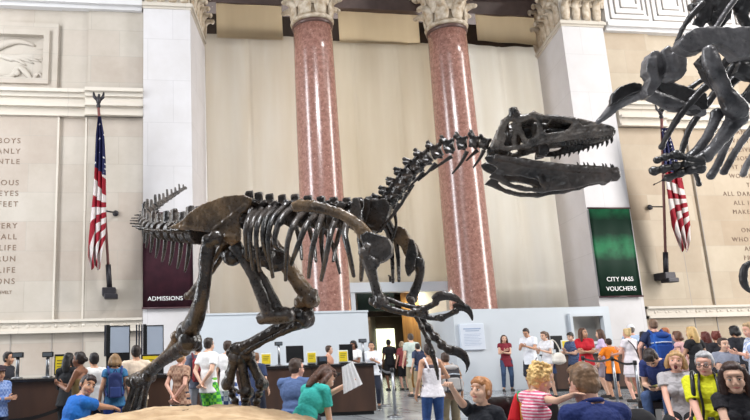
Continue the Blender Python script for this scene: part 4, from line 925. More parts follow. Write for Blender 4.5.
def person(label, px, py, Y, hd, top, bottom, hair, sk='fair', sex='m', sit=False, lean=0, side=0, twist=0, hyaw=0, hpitch=0, hroll=0, R_='down', L_='down',
           hs=1.0, w=1.0, shoes=(60, 56, 54), group=None, legs=None, mouth=None, glasses=False, cap=None, beard=False, vs=1.0, curl=.5, tall=None, grin=False):
    tgt = aY(px, py, Y)
    mats = [skin(sk), M_EYE, M_IRIS, M_MOUTH if mouth == 'open' else lips(sk), hairm(hair[1])]
    T = Matrix.Rotation(math.radians(-twist), 3, 'Z') @ Matrix.Rotation(math.radians(-lean), 3, 'X') @ Matrix.Rotation(math.radians(side), 3, 'Y')
    P = V((0, 0, .55)) if sit else V((0, 0, .93))
    tp = lambda x, y, z: P + T @ V((x, y, z))
    Hd = T @ Matrix.Rotation(math.radians(-hyaw), 3, 'Z') @ Matrix.Rotation(math.radians(-hpitch), 3, 'X') @ Matrix.Rotation(math.radians(hroll), 3, 'Y')
    N0 = tp(0, .012, .515)
    hp = lambda x, y, z: N0 + Hd @ (V((x, y+.015, z+.128))*hs)
    topl = hp(0, 0, .13)
    s = tgt.z/topl.z if not tall else tall
    Rz = Matrix.Rotation(math.radians(-hd), 3, 'Z')
    base = V((tgt.x, tgt.y, 0)) - Rz @ V((topl.x, topl.y, 0))*s
    if tall: base.z = tgt.z-topl.z*s
    M = Matrix.Translation(base) @ Rz.to_4x4() @ Matrix.Scale(s, 4)
    D = (tgt-CAM).dot(FW); vox = max(.007, min(.016, D*.00105))*vs/s
    f = sex == 'f'; sw = (.15 if f else .172)*(1+.4*(w-1)); near = D < 9
    # torso forms shared by body and shirt: (centre, radii)
    if f: TOR = [((0, 0, .0), (.165*w, .118*w, .12)), ((0, 0, .15), (.128*w, .095*w, .14)), ((0, .005, .33), (.142*w, .1*w, .15)), ((.062, .07*w, .31), (.062, .06, .06)), ((-.062, .07*w, .31), (.062, .06, .06))]
    else: TOR = [((0, 0, .0), (.155*w, .115*w, .12)), ((0, .01*(w-1)*8, .15), (.145*w, .108*w*w, .15)), ((0, .005, .33), (.165*w, .115*w, .16)), ((0, -.02, .40), (.15*w, .09, .1))]
    # limbs
    arms = []; Ti = T.inverted(); Mi = M.inverted()
    for sg, sp_ in ((1, R_), (-1, L_)):
        if not isinstance(sp_, str) and sp_[0] == 'world': sp_ = (Ti @ (Mi @ V(sp_[1]) - P),) + tuple(sp_[2:])
        h, hint = ARM[sp_][0:2] if isinstance(sp_, str) else sp_[0:2]
        S0 = tp(sg*sw*.97, -.005, .452)
        hx = sg if isinstance(sp_, str) else 1
        E, Wr = ik(S0, tp(h[0]*hx, h[1], h[2]), .28, .25, T @ V((hint[0]*sg, hint[1], hint[2])))
        arms.append((sg, S0, E, Wr, sp_))
    lg = []
    for sg in (1, -1):
        Hp = P+V((sg*.088, 0, -.03))
        if legs: A = V(legs[0 if sg == 1 else 1])
        elif sit: A = V((sg*.12, .42, .09))
        else: A = V((sg*.1, -.015, .085))
        K, A = ik(Hp, A, .425, .42, V((sg*.12, 1, .15)))
        lg.append((sg, Hp, K, A))
    b = MB()
    for c, r in TOR: b.ell(tp(*c), r, T)
    b.cap(tp(-sw*.86, -.012, .462), tp(sw*.86, -.012, .462), .055, .055)
    b.cap(tp(0, -.01, .44), hp(0, -.022, -.07), .056 if not f else .048, .05 if not f else .044)
    for sg in (-1, 1): b.cap(tp(sg*.04, -.022, .505), tp(sg*sw*.8, -.014, .47), .04, .045)
    b.ell(hp(0, -.008, .022), V((.073, .091, .093))*hs, Hd); b.ell(hp(0, .024, -.03), V((.058, .066, .082))*hs, Hd); b.ell(hp(0, .038, -.082), V((.042 if f else .046, .046, .034))*hs, Hd)
    b.tube([hp(0, .082, .012), hp(0, .096, -.02), hp(0, .094, -.034)], [.009*hs, .012*hs, .012*hs], n=8)
    for e in (-1, 1):
        b.ell(hp(e*.012, .092, -.036), (.009*hs,)*3, nu=8, nv=6); b.ell(hp(e*.074, -.01, -.008), V((.012, .022, .032))*hs, Hd, nu=8, nv=6)
        b.ell(hp(e*.033, .054, -.034), V((.032, .034, .036))*hs, Hd, nu=8, nv=6)
    b.ell(hp(0, .06, .04), V((.05, .026, .024))*hs, Hd)
    for sg, S0, E, Wr, _ in arms:
        r0 = .047 if not f else .041
        b.cap(S0, E, r0*1.08*(.5+.5*w), r0*.82*(.5+.5*w)); b.cap(E, Wr, r0*.84, .026)
    for sg, Hp, K, A in lg:
        b.cap(Hp, K, .083*w, .055); b.cap(K, A, .055, .036); b.ell(K.lerp(A, .3)-V((0, .018, 0)), (.05, .052, .1))
        b.cap(A+V((0, -.035, -.045)), A+V((sg*.02, .14, -.055)), .038, .03)
    # palms belong to the one skin
    hands = []
    for sg, S0, E, Wr, sp_ in arms:
        d = (Wr-E).normalized(); n = T @ V((-sg, .15, 0))
        if sp_ in ('lap', 'knee'): n = V((0, 0, -1)); d = (d*.6+T @ V((0, .8, -.25))).normalized()
        if sp_ == 'fold': n = V((0, -1, 0))
        if sp_ in ('phone', 'chest'): n = T @ V((-sg*.7, 0, .7))
        if not isinstance(sp_, str) and len(sp_) > 2: n = T @ V(sp_[2])
        n = (n-d*n.dot(d)).normalized(); wv = d.cross(n)*sg
        if wv.dot(T @ V((0, 1, 1))) < 0 and sp_ not in ('lap', 'knee'): wv = -wv
        if sp_ in ('lap', 'knee') and wv.x*sg > 0: wv = -wv
        Rm = Matrix((wv, n, d)).transposed()
        b.ell(Wr+d*.045, (.04, .019, .055), Rm); b.cap(E.lerp(Wr, .8), Wr+d*.03, .026, .026)
        hands.append((Wr, d, n, wv))
    b.remesh(vox, 2)
    for fc in b.b.faces: fc.material_index = 0
    for Wr, d, n, wv in hands:                                 # five separate fingers, rooted in the palm
        for k, (o, l) in enumerate(((.03, .068), (.01, .076), (-.011, .07), (-.03, .055))):
            a = Wr+d*.07+wv*o; a2 = Wr+d*.092+wv*o*1.1; c1, c2 = curl*.6, curl*1.5
            m1 = a2+(d*math.cos(c1)+n*math.sin(c1))*l*.5; m2 = m1+(d*math.cos(c2)+n*math.sin(c2))*l*.5
            b.tube([a, a2, m1, m2, m2+(m2-m1)*.12], [.0095, .0098, .0088, .0075, .003], n=8)
        a = Wr+d*.025+wv*.028; m1 = a+(d*.55+wv*.75+n*.25).normalized()*.042; m2 = m1+(d*.85+wv*.25+n*.4).normalized()*.032
        b.tube([a, m1, m2, m2+(m2-m1)*.12], [.0125, .011, .009, .004], n=8)
    for e in (-1, 1):                                          # eyes, brows, mouth
        b.ell(hp(e*.031, .0765, -.002), V((.0135, .009, .0062))*hs, Hd, 10, 7, 1); b.ell(hp(e*.031, .0825, -.0015), V((.0066, .004, .0062))*hs, Hd, 8, 6, 2); b.tube([hp(e*.017, .082, .005), hp(e*.031, .086, .0075), hp(e*.045, .077, .004)], [.002*hs, .0026*hs, .002*hs], n=6, mi=4)
        b.tube([hp(e*.014, .089, .021), hp(e*.032, .087, .026), hp(e*.05, .073, .02)], [.004*hs, .005*hs, .003*hs], n=6, mi=4)
    if mouth == 'open': b.ell(hp(0, .08, -.072), V((.019, .012, .024))*hs, Hd, 12, 8, 3)
    else: b.tube([hp(-.024, .074, -.063), hp(-.008, .086, -.064), hp(.008, .086, -.064), hp(.024, .074, -.063)], [.003*hs, .0065*hs, .0065*hs, .003*hs], n=8, mi=3, res=2)
    bmesh.ops.transform(b.b, matrix=M, verts=b.b.verts)
    p = obj('person', b, mats, origin=base)
    tag(p, label, 'person', group)
    def add(name, mb, m, rem=True, v=1.0, parent=None, rough=0, sm=2):
        if rem: mb.remesh(vox*v, sm)
        if rough: mb.rough(rough, 34, rough*.7, 80)
        bmesh.ops.transform(mb.b, matrix=M, verts=mb.b.verts)
        return obj(name, mb, m, parent or p)
    # ---- clothes
    if top:
        m = top['m']; e = top.get('e', .016); hem = top.get('hem', -.1); sl = top.get('sleeve', .6)
        b = MB(); zt = top.get('zt')
        if top.get('tank'):
            for c, r in TOR[:2]: b.ell(tp(*c), [q+e for q in r], T)
            for c, r in TOR[3:]:
                if f: b.ell(tp(*c), [q+e*.8 for q in r], T)
            rr = TOR[2][1]; b.ecyl(tp(0, 0, .1), tp(0, .0, .36), (rr[0]*.9+e, rr[1]+e), (rr[0]*1.02+e, rr[1]+e), T)
            b.ell(tp(0, .005, .30), (rr[0]+e, rr[1]+e, .1), T)
        else:
            for c, r in TOR: b.ell(tp(*c), [q+e for q in r], T)
            b.cap(tp(-sw*.95, -.012, .455), tp(sw*.95, -.012, .455), .067, .067)
            for sg in (-1, 1): b.cap(tp(sg*.06, -.02, .482+.03*(w-1)), tp(sg*sw*.8, -.014, .458), .055, .066)
            b.ecyl(tp(0, -.008, .40), tp(0, -.008, .515), (.12, .085), (.07, .068), T)
            for sg, S0, E, Wr, _ in arms:
                k_ = .5+.5*w; b.ell(S0, (.068*k_,)*3)
                if sl <= 1: b.tube([S0, S0.lerp(E, sl)], [.067*k_, (.066 if sl < .9 else .056)*k_], n=12)
                else: b.cap(S0, E, .066, .056); b.tube([E, E.lerp(Wr, sl-1)], [.056, .042], n=12)
        r0 = TOR[0][1]; r1 = TOR[1][1]
        fl = top.get('flare', 1.0)
        b.ecyl(tp(0, 0, hem), tp(0, 0, .12), ((r0[0]+e*1.3+.014)*fl, (r0[1]+e*1.3+.014)*fl), (r1[0]+e, r1[1]+e), T)
        sh = add(top.get('name', 'shirt'), b, m, rough=.004)
        if top.get('tank') and not top.get('strapless'):
            for sg in (-1, 1):
                b = MB().tube([tp(sg*.085, .115*w, .36), tp(sg*.095, .07, .46), tp(sg*.1, -.01, .522), tp(sg*.09, -.09, .44), tp(sg*.07, -.112*w, .34)], .017, n=8, res=4, fdir=T @ V((1, 0, 0)), flat=1)
                add('shoulder_strap', b, m, False, parent=sh)
        if top.get('collar'):
            b = MB()
            for k in range(16): pass
            b.tube([tp(.062*math.cos(a), .058*math.sin(a)-.004, .53+.012*math.cos(a-1.57)*-1) for a in [k*math.pi*2/16 for k in range(17)]], .016, n=8, caps=False)
            add('collar', b, m, False, parent=sh)
    if bottom:
        m = bottom['m']; ln = bottom.get('len', 1.9); e = bottom.get('e', .014)
        b = MB()
        if bottom.get('skirt'):
            zc = bottom['skirt']; fl = bottom.get('flare', 1.12)
            if sit:
                b.ell(P, (.175, .13, .12))
                for sg, Hp, K, A in lg: b.cap(Hp, K, .1, .08)
            else: b.ell(P+V((0, 0, .02)), (.172, .128, .1)); b.ecyl(P+V((0, 0, -zc)), P+V((0, 0, .08)), (.175*fl, .14*fl), (.15, .115))
            add('skirt', b, m)
        else:
            b.ell(P, [q+e for q in TOR[0][1]]); b.ecyl(P+V((0, 0, -.02)), P+V((0, 0, .1)), (TOR[0][1][0]+e, TOR[0][1][1]+e), (TOR[1][1][0]*1.06+e, TOR[1][1][1]+e))
            wd = bottom.get('wide', 0)
            for sg, Hp, K, A in lg:
                if ln <= 1: b.cap(Hp, Hp.lerp(K, .5), .098*w, .085*w+wd); b.tube([Hp, Hp.lerp(K, ln)], [.098*w, .078*w+wd], n=14)
                else: b.cap(Hp, K, .098*w, .07+wd*.5); b.tube([K, K.lerp(A, ln-1)], [.07+wd*.5, (.052 if ln > 1.5 else .066)+wd], n=14); b.ell(K.lerp(A, .3)-V((0, .018, 0)), (.06, .062, .1))
            add('trousers' if ln > 1.3 else 'shorts', b, m, rough=.004)
    for sg, Hp, K, A in lg:
        if base.z+0 > -.3 and not (near and sit and False):
            b = MB().cap(A+V((0, -.045, -.045)), A+V((sg*.02, .15, -.052)), .048, .04); b.box(A.x-.04, A.x+.04, A.y-.085, A.y+.185, A.z-.087, A.z-.068)
            add('shoe', b, cl(shoes), True, 1.1)
    # ---- hair
    st, hc = hair[0], hair[1]; hm = mats[4]; b = MB(); hE = lambda c, r: b.ell(hp(*c), V(r)*hs, Hd)
    if st == 'bald':
        hE((0, -.03, -.002), (.08, .078, .05)); b_top = None
    elif st != 'none':
        hE((0, -.024, .042), (.08, .09, .084)); hE((0, .022, .088), (.062, .05, .034)); hE((0, -.036, -.006), (.074, .072, .076))
        for e in (-1, 1): hE((e*.066, -.018, .012), (.018, .045, .05))
    if st in ('fringe', 'boy', 'bob', 'longfringe'):
        hE((0, .055, .07), (.055, .03, .03)); hE((.03, .055, .06), (.035, .028, .03)); hE((-.03, .05, .06), (.035, .03, .03))
    if st in ('long', 'longfringe', 'bob', 'vlong'):
        dn = {'long': -.2, 'longfringe': -.2, 'bob': -.09, 'vlong': -.3}[st]
        for e in (-1, 1):
            b.tube([hp(e*.058, .01, .07), hp(e*.08, -.005, 0), hp(e*.088, -.02, dn*.55), hp(e*.085, -.02, dn)], [.024*hs, .032*hs, .034*hs, .02*hs], n=10, res=4)
        b.tube([hp(0, -.06, .05), hp(0, -.085, -.04), hp(0, -.095, dn*.6), hp(0, -.1, dn)], [.07*hs, .075*hs, .075*hs, .05*hs], n=12, res=3, fdir=Hd @ V((0, 1, 0)), flat=.55)
    if st == 'bun': hE((0, -.085, .095), (.045, .045, .04))
    if st == 'lowbun': hE((0, -.115, .0), (.045, .04, .04))
    if st == 'pony':
        b.tube([hp(0, -.1, .06), hp(0, -.15, .03), hp(0, -.165, -.06), hp(0, -.15, -.2)], [.03*hs, .036*hs, .034*hs, .012*hs], n=10, res=4)
    if st in ('curly', 'kidcurly'):
        rnd = random.Random(int(px*7))
        for k in range(110):
            a = rnd.uniform(0, 6.28); z = rnd.uniform(-.1 if st == 'kidcurly' else -.05, .12); q = math.sqrt(max(0, 1-((z-.03)/.12)**2))
            c = (.085*q*math.cos(a), -.02+.09*q*math.sin(a), z)
            if c[1] > .035 and z < .07: continue
            hE(c, (.013, .013, .017))
    if st != 'none': add('hair', b, hm, True, .9, sm=5 if near and 'curly' not in st else 2, rough=(.011 if 'curly' in st else .0035) if near else .0025)
    if beard:
        b = MB(); b.ell(hp(0, .05, -.085), V((.046, .04, .035))*hs, Hd); add('beard', b, hm)
    if glasses:
        b = MB()
        for e in (-1, 1):
            b.tube([hp(e*.033+.024*math.cos(a), .098, -.002+.017*math.sin(a)) for a in [k*math.pi/6 for k in range(13)]], .0022*hs, n=6, caps=False)
            b.tube([hp(e*.057, .096, .004), hp(e*.078, .0, .006)], .0024*hs, n=6)
        b.tube([hp(-.01, .099, .0), hp(.01, .099, .0)], .0022*hs, n=6)
        add('glasses', b, M_IRON, False)
    if cap:
        b = MB(); b.ell(hp(0, -.01, .065), V((.088, .1, .07))*hs, Hd); b.ecyl(hp(0, -.01, .03), hp(0, -.01, .07), (.088*hs, .1*hs), (.088*hs, .1*hs), Hd); b.ell(hp(0, .1, .045), V((.065, .07, .01))*hs, Hd)
        add('cap', b, cl(cap))
    class C_: pass
    c = C_(); c.o = p; c.M = M; c.tp = tp; c.hp = hp; c.T = T; c.s = s; c.arms = arms; c.hands = hands; c.vox = vox; c.base = base; c.lg = lg; c.P = P; c.add = add; c.sw = sw; c.w = w
    c.W = lambda p: M @ V(p)
    return c
def backpack(c, m, m2, label, big=1.0):
    R3 = c.M.to_3x3().normalized() @ c.T
    t = thing('backpack', label, 'backpack', c.W(c.tp(0, -.21, .1)), 'backpacks on backs')
    def part(nm, b, mm, rem=True):
        if rem: b.remesh(c.vox*.8, 7)
        bmesh.ops.transform(b.b, matrix=c.M, verts=b.b.verts); return obj(nm, b, mm, t)
    k = big; ax, ay, az = c.T @ V((1, 0, 0)), c.T @ V((0, 1, 0)), c.T @ V((0, 0, 1))
    b = MB(); yb = -.2-.02*(c.w-1)*8
    b.obox(c.tp(0, yb, .22), ax, ay, az, .13*k, .07*k, .2*k); b.ell(c.tp(0, yb, .4), (.135*k, .075*k, .07*k), c.T); b.ell(c.tp(0, yb-.03, .2), (.12*k, .075*k, .19*k), c.T)
    part('bag_body', b, m)
    b = MB(); b.obox(c.tp(0, yb-.08*k, .14), ax, ay, az, .1*k, .04*k, .1*k); part('pocket', b, m2)
    if big > 1.05:
        for sg in (-1, 1):
            part('side_pocket', MB().obox(c.tp(sg*.14*k, yb, .13), ax, ay, az, .03*k, .06*k, .1*k), m2)
            part('compression_strap', MB().tube([c.tp(sg*.145*k, yb+.03, .3), c.tp(sg*.11*k, yb-.085*k, .31), c.tp(0, yb-.115*k, .32)], .012, n=6), cl((196, 204, 214)), False)
        part('lid', MB().ell(c.tp(0, yb-.01, .44), (.14*k, .09*k, .06*k), c.T), m2)
    for sg in (-1, 1):
        part('bag_strap', MB().tube([c.tp(sg*.1, yb+.05, .42), c.tp(sg*.115, -.02, .545), c.tp(sg*.115, .1, .44), c.tp(sg*.125, .13, .28), c.tp(sg*.15, 0, .14), c.tp(sg*.12, yb+.04, .08)], .02, n=8, res=3), m2, False)
    part('top_handle', MB().tube([c.tp(-.03, yb+.04, .45), c.tp(0, yb+.03, .5), c.tp(.03, yb+.04, .45)], .009, n=6, res=3), m2, False)
    return t
WHITE = (232, 230, 228); BLK = (26, 26, 30); JEAN = cl((52, 72, 112), (38, 52, 84)); DKJ = cl((34, 40, 58), (26, 30, 46)); KHAKI = cl((156, 140, 112)); BLKC = cl(BLK)
def tee(rgb, **k): return dict(m=cl(rgb), **k)
LQ, RQ, ST, DW = 'people at the left ticket counter', 'people queuing at the right', 'people sitting in front', 'people in the doorway'
# ---- left counter
person('person behind the left counter in a dark shirt, at the left edge', 9, 351, 12.3, 110, tee((40, 40, 48), sleeve=1.9), dict(m=DKJ), ('short', (38, 28, 24)), 'tan', hs=1.05, group=LQ)
person('person in a dark cap and blue checked shirt, arms crossed, cut by the left edge', 0.5, 365, 10, 150, dict(m=plaid('blue_check', (92, 120, 178), (138, 160, 204), 30), sleeve=1.8), dict(m=DKJ), ('short', (30, 24, 22)), 'tan', R_='fold', L_='fold', cap=(52, 36, 44), hs=1.1, group=LQ)
person('woman in an olive strapless dress with dark hair tied up, facing left', 79, 351, 9.5, 290, dict(m=cl((112, 92, 54)), tank=True, strapless=True, hem=-.3, flare=1.1), dict(m=cl((112, 92, 54)), skirt=.45), ('lowbun', (34, 24, 22)), 'brown', 'f', R_='phone', L_='phone', group=LQ)
person('person in black with long black hair behind the woman in olive', 69, 352, 10.4, 20, tee(BLK, sleeve=1.8), dict(m=BLKC), ('long', (22, 18, 18)), 'tan', 'f', R_='down', L_='phone', group=LQ)
person('dark-haired person in a white shirt just left of the navy backpack', 94, 352, 10.6, 340, tee(WHITE), dict(m=DKJ), ('boy', (28, 22, 22)), 'tan', hs=1.05, group=LQ)
c = person('short woman with a light brown bob in a blue top, seen from behind', 115, 353, 10.2, 355, tee((62, 122, 168), sleeve=.3), dict(m=cl((36, 66, 140))), ('bob', (142, 112, 78)), 'tan', 'f', group=LQ)
backpack(c, cl((30, 44, 92)), cl((44, 62, 120)), 'navy drawstring backpack on the woman with the light brown bob', .85)
person('man in a cream T-shirt standing at the counter, seen from behind', 136, 344.5, 10.5, 350, tee((226, 206, 184)), dict(m=KHAKI), ('short', (40, 30, 26)), 'tan', w=1.12, R_='phone', L_='down', group=LQ)
person('woman in a patterned tan top holding her hands behind her back', 181, 350, 10.2, 42, dict(m=plaid('tan_pattern', (186, 150, 126), (150, 112, 92), 24), sleeve=.5, hem=-.12), dict(m=cl((38, 44, 60))), ('lowbun', (176, 132, 92)), 'pink', 'f', R_='behind', L_='behind', w=1.05, group=LQ)
c = person('person in a grey shirt and light trousers with a red backpack, partly hidden', 198, 341, 12.6, 0, tee((86, 90, 106)), dict(m=cl((150, 150, 160))), ('short', (34, 28, 26)), 'tan', group=LQ)
backpack(c, cl((140, 34, 40)), cl((90, 26, 34)), 'dark red backpack between the tan top and the green shorts', .95)
person('boy in a white T-shirt and bright green plaid shorts, hands clasped behind', 209, 337, 11.8, 50, tee((236, 234, 232), hem=-.16), dict(m=plaid('green_plaid', (122, 206, 62), (44, 132, 62), 18), len=.95, wide=.02), ('short', (44, 34, 28)), 'fair', R_='behind', L_='behind', group=LQ)
person('man in a white T-shirt and navy plaid shorts behind the raised dinosaur foot', 228, 340, 12.2, 40, tee((228, 226, 226), hem=-.14), dict(m=plaid('blue_plaid', (64, 84, 136), (214, 218, 228), 12), len=.95, wide=.02), ('short', (58, 42, 32)), 'fair', R_='phone', group=LQ)
person('person in a dark blue shirt standing close behind the raised dinosaur foot', 256, 352, 12.8, 30, tee((44, 58, 92), sleeve=.8), dict(m=DKJ), ('short', (120, 84, 58)), 'fair', group=LQ)
person('clerk in a salmon shirt moving behind the long counter', 329, 345, 16.8, 110, tee((206, 152, 126)), dict(m=DKJ), ('short', (64, 44, 32)), 'fair', L_='phone', group='clerks')
person('clerk with black hair in white behind the big black monitor', 353, 340, 17.2, 230, tee(WHITE), dict(m=DKJ), ('bob', (24, 20, 20)), 'brown', 'f', L_='phone', R_='phone', group='clerks')
# ---- doorway
person('woman in a white blouse with dark hair at the end of the counter', 371, 341, 16.5, 200, tee((230, 232, 238), sleeve=1.1), dict(m=DKJ), ('short', (28, 22, 22)), 'tan', 'f', L_='phone', group=DW)
person('person in a black T-shirt and black shorts walking into the doorway', 388, 339, 23.6, 0, tee(BLK), dict(m=BLKC, len=.95, wide=.02), ('short', (34, 26, 24)), 'brown', group=DW)
person('person in a dusty red shirt and dark shorts inside the doorway', 401.5, 341, 23.4, 0, tee((168, 82, 84)), dict(m=BLKC, len=1.0, wide=.02), ('bob', (176, 152, 122)), 'pink', 'f', group=DW)
c = person('tall man in a pale green shirt walking into the doorway', 410, 333, 20, 0, tee((196, 208, 200), hem=-.14), dict(m=KHAKI), ('short', (74, 62, 54)), 'fair', group=DW)
c2 = person('person with a dark backpack following the tall man in pale green', 417, 343, 19.4, 350, tee((60, 70, 96)), dict(m=KHAKI), ('short', (50, 40, 34)), 'fair', group=DW)
backpack(c2, cl((40, 48, 74)), cl((30, 36, 56)), 'dark blue backpack in the doorway beside the pale green shirt', 1.0)
c = person('woman in a white tank top over grey straps and blue jeans, seen from behind', 428, 343, 9.5, 5, dict(m=cl((236, 230, 234)), tank=True, hem=-.1, name='tank_top'), dict(m=cl((58, 92, 150), (44, 70, 122))), ('bun', (48, 34, 30)), 'tan', 'f', R_=((.18, .24, .2), (.8, -.4, -1)), w=1.06, group='visitors walking by')
b = MB(); b.ecyl(c.tp(0, -.004, .26), c.tp(0, -.004, .42), (.15, .11), (.13, .1), c.T); c.add('undershirt', b, cl((92, 84, 92)))
c = person('person in a tan shirt and long khaki shorts carrying a grey backpack, behind the claw', 444, 352, 9.9, 5, tee((150, 120, 96)), dict(m=KHAKI, len=1.15, wide=.02), ('short', (70, 52, 42)), 'tan', lean=8, group='visitors walking by')
backpack(c, cl((70, 68, 72)), cl((176, 172, 170)), 'grey and black backpack just under the big hand claw', 1.1)
# ---- near figures
c = person('young boy with reddish hair in a black T-shirt raising his right hand', 481, 375.5, 4.75, 238, tee((28, 30, 38)), dict(m=DKJ), ('boy', (176, 120, 74)), 'fair', hs=1.22, hyaw=6, hpitch=-10, twist=0,
           R_=('world', aD(441.5, 374, 4.62), (.5, -.2, -1), (0, .3, -1)), vs=.8, curl=1.2, group='near visitors')
KID = c
c = person('curly blonde little girl in a pink striped top leaning on the man in navy', 545, 363.5, 4.9, 84, dict(m=stripes('pink_stripes', (226, 92, 128), (246, 214, 222), 14), sleeve=.35), dict(m=cl((210, 120, 140)), skirt=.3), ('kidcurly', (226, 186, 120)), 'fair', 'f', hs=1.25, R_=('world', aD(572, 395.5, 4.62), (.5, -.2, -1), (0, 0, -1)), L_='lap', hpitch=16, hyaw=10, lean=8, vs=.8, curl=.3, group='near visitors')
B4 = c = person('large man in a navy polo shirt seen from behind, brown hair greying', 577, 362.5, 4.45, 2, dict(m=cl((26, 44, 104), (20, 36, 90)), sleeve=.8, collar=True), dict(m=DKJ), ('short', (122, 92, 66)), 'pink', sit=True, tall=1.0, w=1.13, hyaw=-6, hpitch=8, lean=8, hs=1.12, R_='lap', L_='lap', vs=.8, group='near visitors')
# ---- sitting round the mound
B1 = c = person('boy in a bright blue T-shirt sitting with one arm along the sand mound, looking back', 92, 374, 8.5, 60, tee((22, 104, 190), e=.022), dict(m=DKJ), ('fringe', (40, 24, 26)), 'tan', sit=True, tall=1.0, lean=20, hyaw=88, hpitch=0, hroll=-3, R_=('world', aD(117, 408.5, 8.35), (.8, -.3, -.5), (0, 0, -1)), L_='lap', w=1.12, hs=1.1, group=ST)
B2 = c = person('balding man in a slate blue shirt and glasses sitting with his back turned', 297, 357.5, 9.2, 30, tee((86, 108, 152), sleeve=.9, e=.02), dict(m=DKJ), ('short', (70, 54, 46)), 'pink', sit=True, tall=1.0, w=1.25, hs=1.06, hyaw=40, hpitch=4, glasses=True, R_='lap', L_='lap', group=ST)
B3 = c = person('woman in a teal T-shirt with brown hair sitting and holding a white map', 332, 367, 7.6, 62, tee((60, 186, 176), e=.018), dict(m=cl((190, 180, 170)), len=1.9), ('longfringe', (84, 54, 40)), 'fair', 'f', sit=True, tall=.98, lean=34, hpitch=8, hyaw=22, R_='knee', L_=('world', aD(346, 385, 7.3), (.5, 0, -1)), w=1.08, hs=1.12, group=ST)
TEAL = c
b = MB()
for e in (-1, 1): b.tube([c.hp(e*.033+.026*math.cos(a), .092, .1+.019*math.sin(a)) for a in [k*math.pi/6 for k in range(13)]], .005, n=6, caps=False); b.tube([c.hp(e*.06, .09, .1), c.hp(e*.09, 0, .06)], .004, n=6)
c.add('sunglasses', b, M_BLACK, False)
# ---- along the right partition
person('woman in a dark red top and jeans with very long brown hair', 503.5, 334.5, 20.7, 200, dict(m=cl((128, 32, 48)), sleeve=.3, hem=-.2), dict(m=cl((62, 84, 116), (46, 64, 94))), ('vlong', (76, 46, 34)), 'fair', 'f', R_='phone', L_='fold', legs=((.16, .1, .085), (-.1, -.08, .085)), group='visitors by the white wall')
person('man in a white T-shirt and dark shorts looking down at his hands', 524.5, 328.5, 19.4, 235, tee((232, 234, 240), hem=-.2, e=.024), dict(m=cl((40, 42, 52)), len=1.1, wide=.02), ('short', (50, 34, 28)), 'tan', R_='phone', L_='phone', hpitch=28, group='visitors by the white wall')
c = person('woman in a white top and denim skirt carrying a big white shoulder bag', 542.5, 331, 17.4, 250, tee((226, 226, 230), hem=-.08), dict(m=JEAN, skirt=.32), ('pony', (96, 72, 56)), 'fair', 'f', R_='phone', L_='phone', hpitch=12, group='visitors by the white wall')
bg_ = thing('shoulder_bag', 'big soft white shoulder bag on the woman in the denim skirt', 'bag', c.W(c.tp(-.26, -.08, -.06)))
def tpart(nm, b, m, t, c, rem=True):
    if rem: b.remesh(c.vox, 2)
    bmesh.ops.transform(b.b, matrix=c.M, verts=b.b.verts); return obj(nm, b, m, t)
tpart('bag_body', MB().ell(c.tp(-.25, -.1, .06), (.1, .24, .15), c.T).ell(c.tp(-.25, -.1, .0), (.11, .25, .1), c.T), cl((236, 232, 222)), bg_, c)
tpart('bag_strap', MB().tube([c.tp(-.25, .1, .14), c.tp(-.17, .03, .5), c.tp(-.2, -.12, .46), c.tp(-.25, -.26, .12)], .016, n=8, res=4), cl((228, 222, 210)), bg_, c, False)
person('dark-haired youth in a dark blue checked shirt beside the woman in red', 569, 332, 17.4, 250, dict(m=plaid('navy_check', (52, 66, 104), (92, 112, 148), 26), sleeve=.7), dict(m=DKJ), ('fringe', (24, 20, 20)), 'fair', hpitch=14, R_='phone', L_='fold', group=RQ)
person('woman in a red T-shirt standing with folded arms, long brown hair', 582, 327.5, 15.6, 200, tee((196, 28, 44)), dict(m=plaid('light_plaid', (196, 170, 160), (150, 120, 120), 20), len=.9, wide=.02), ('long', (88, 58, 44)), 'tan', 'f', R_='fold', L_='fold', hyaw=-40, hpitch=-6, group=RQ)
person('woman in lavender with long brown hair standing behind the orange T-shirt', 599, 329, 16.8, 320, tee((206, 190, 222)), dict(m=cl((160, 150, 160)), len=.95), ('vlong', (92, 66, 52)), 'fair', 'f', group=RQ)
person('boy in an orange T-shirt and navy shorts with his back turned', 608, 338, 16.2, 10, tee((240, 132, 22), e=.024, hem=-.22, sleeve=.8), dict(m=cl((36, 40, 62)), len=.95, wide=.02), ('short', (52, 36, 30)), 'tan', R_='phone', L_='hip', group=RQ)
c = person('blonde woman in a short white dress with a strap across her back', 626, 328, 15.2, 350, dict(m=cl((234, 226, 230)), sleeve=.5, hem=-.3, flare=1.12, name='dress'), dict(m=cl((234, 226, 230)), skirt=.36, flare=1.2), ('bun', (214, 184, 132)), 'pink', 'f', w=1.1, R_='phone', L_=((-.2, .3, .16), (.5, -.5, -1)), group=RQ)
b = MB().tube([c.tp(-.12, -.0, .53), c.tp(-.06, -.13, .4), c.tp(.06, -.135, .18), c.tp(.19, -.06, -.04), c.tp(.2, .08, -.05)], .013, n=8, res=4)
c.add('cross_strap', b, cl((52, 44, 44)), False)
person('person in a white cap half hidden behind the blonde woman in white', 630, 324.5, 16.6, 20, tee((176, 196, 222)), dict(m=KHAKI), ('short', (120, 110, 104)), 'pink', cap=(232, 232, 236), group=RQ)
person('dark-haired person in dark clothes between the white cap and the blue backpack', 642, 331, 15.5, 10, tee((44, 46, 58)), dict(m=DKJ), ('short', (34, 28, 26)), 'brown', group=RQ)
c = person('tall man with cropped hair in navy wearing a big blue backpack', 652, 318.5, 13.4, 15, tee((38, 48, 82)), dict(m=cl((44, 46, 58)), len=1.0, wide=.02), ('short', (124, 96, 76)), 'pink', w=1.1, R_=((.05, .28, .2), (.8, -.3, -.8)), L_=((-.28, .1, .02), (.8, -.3, -.8)), group=RQ)
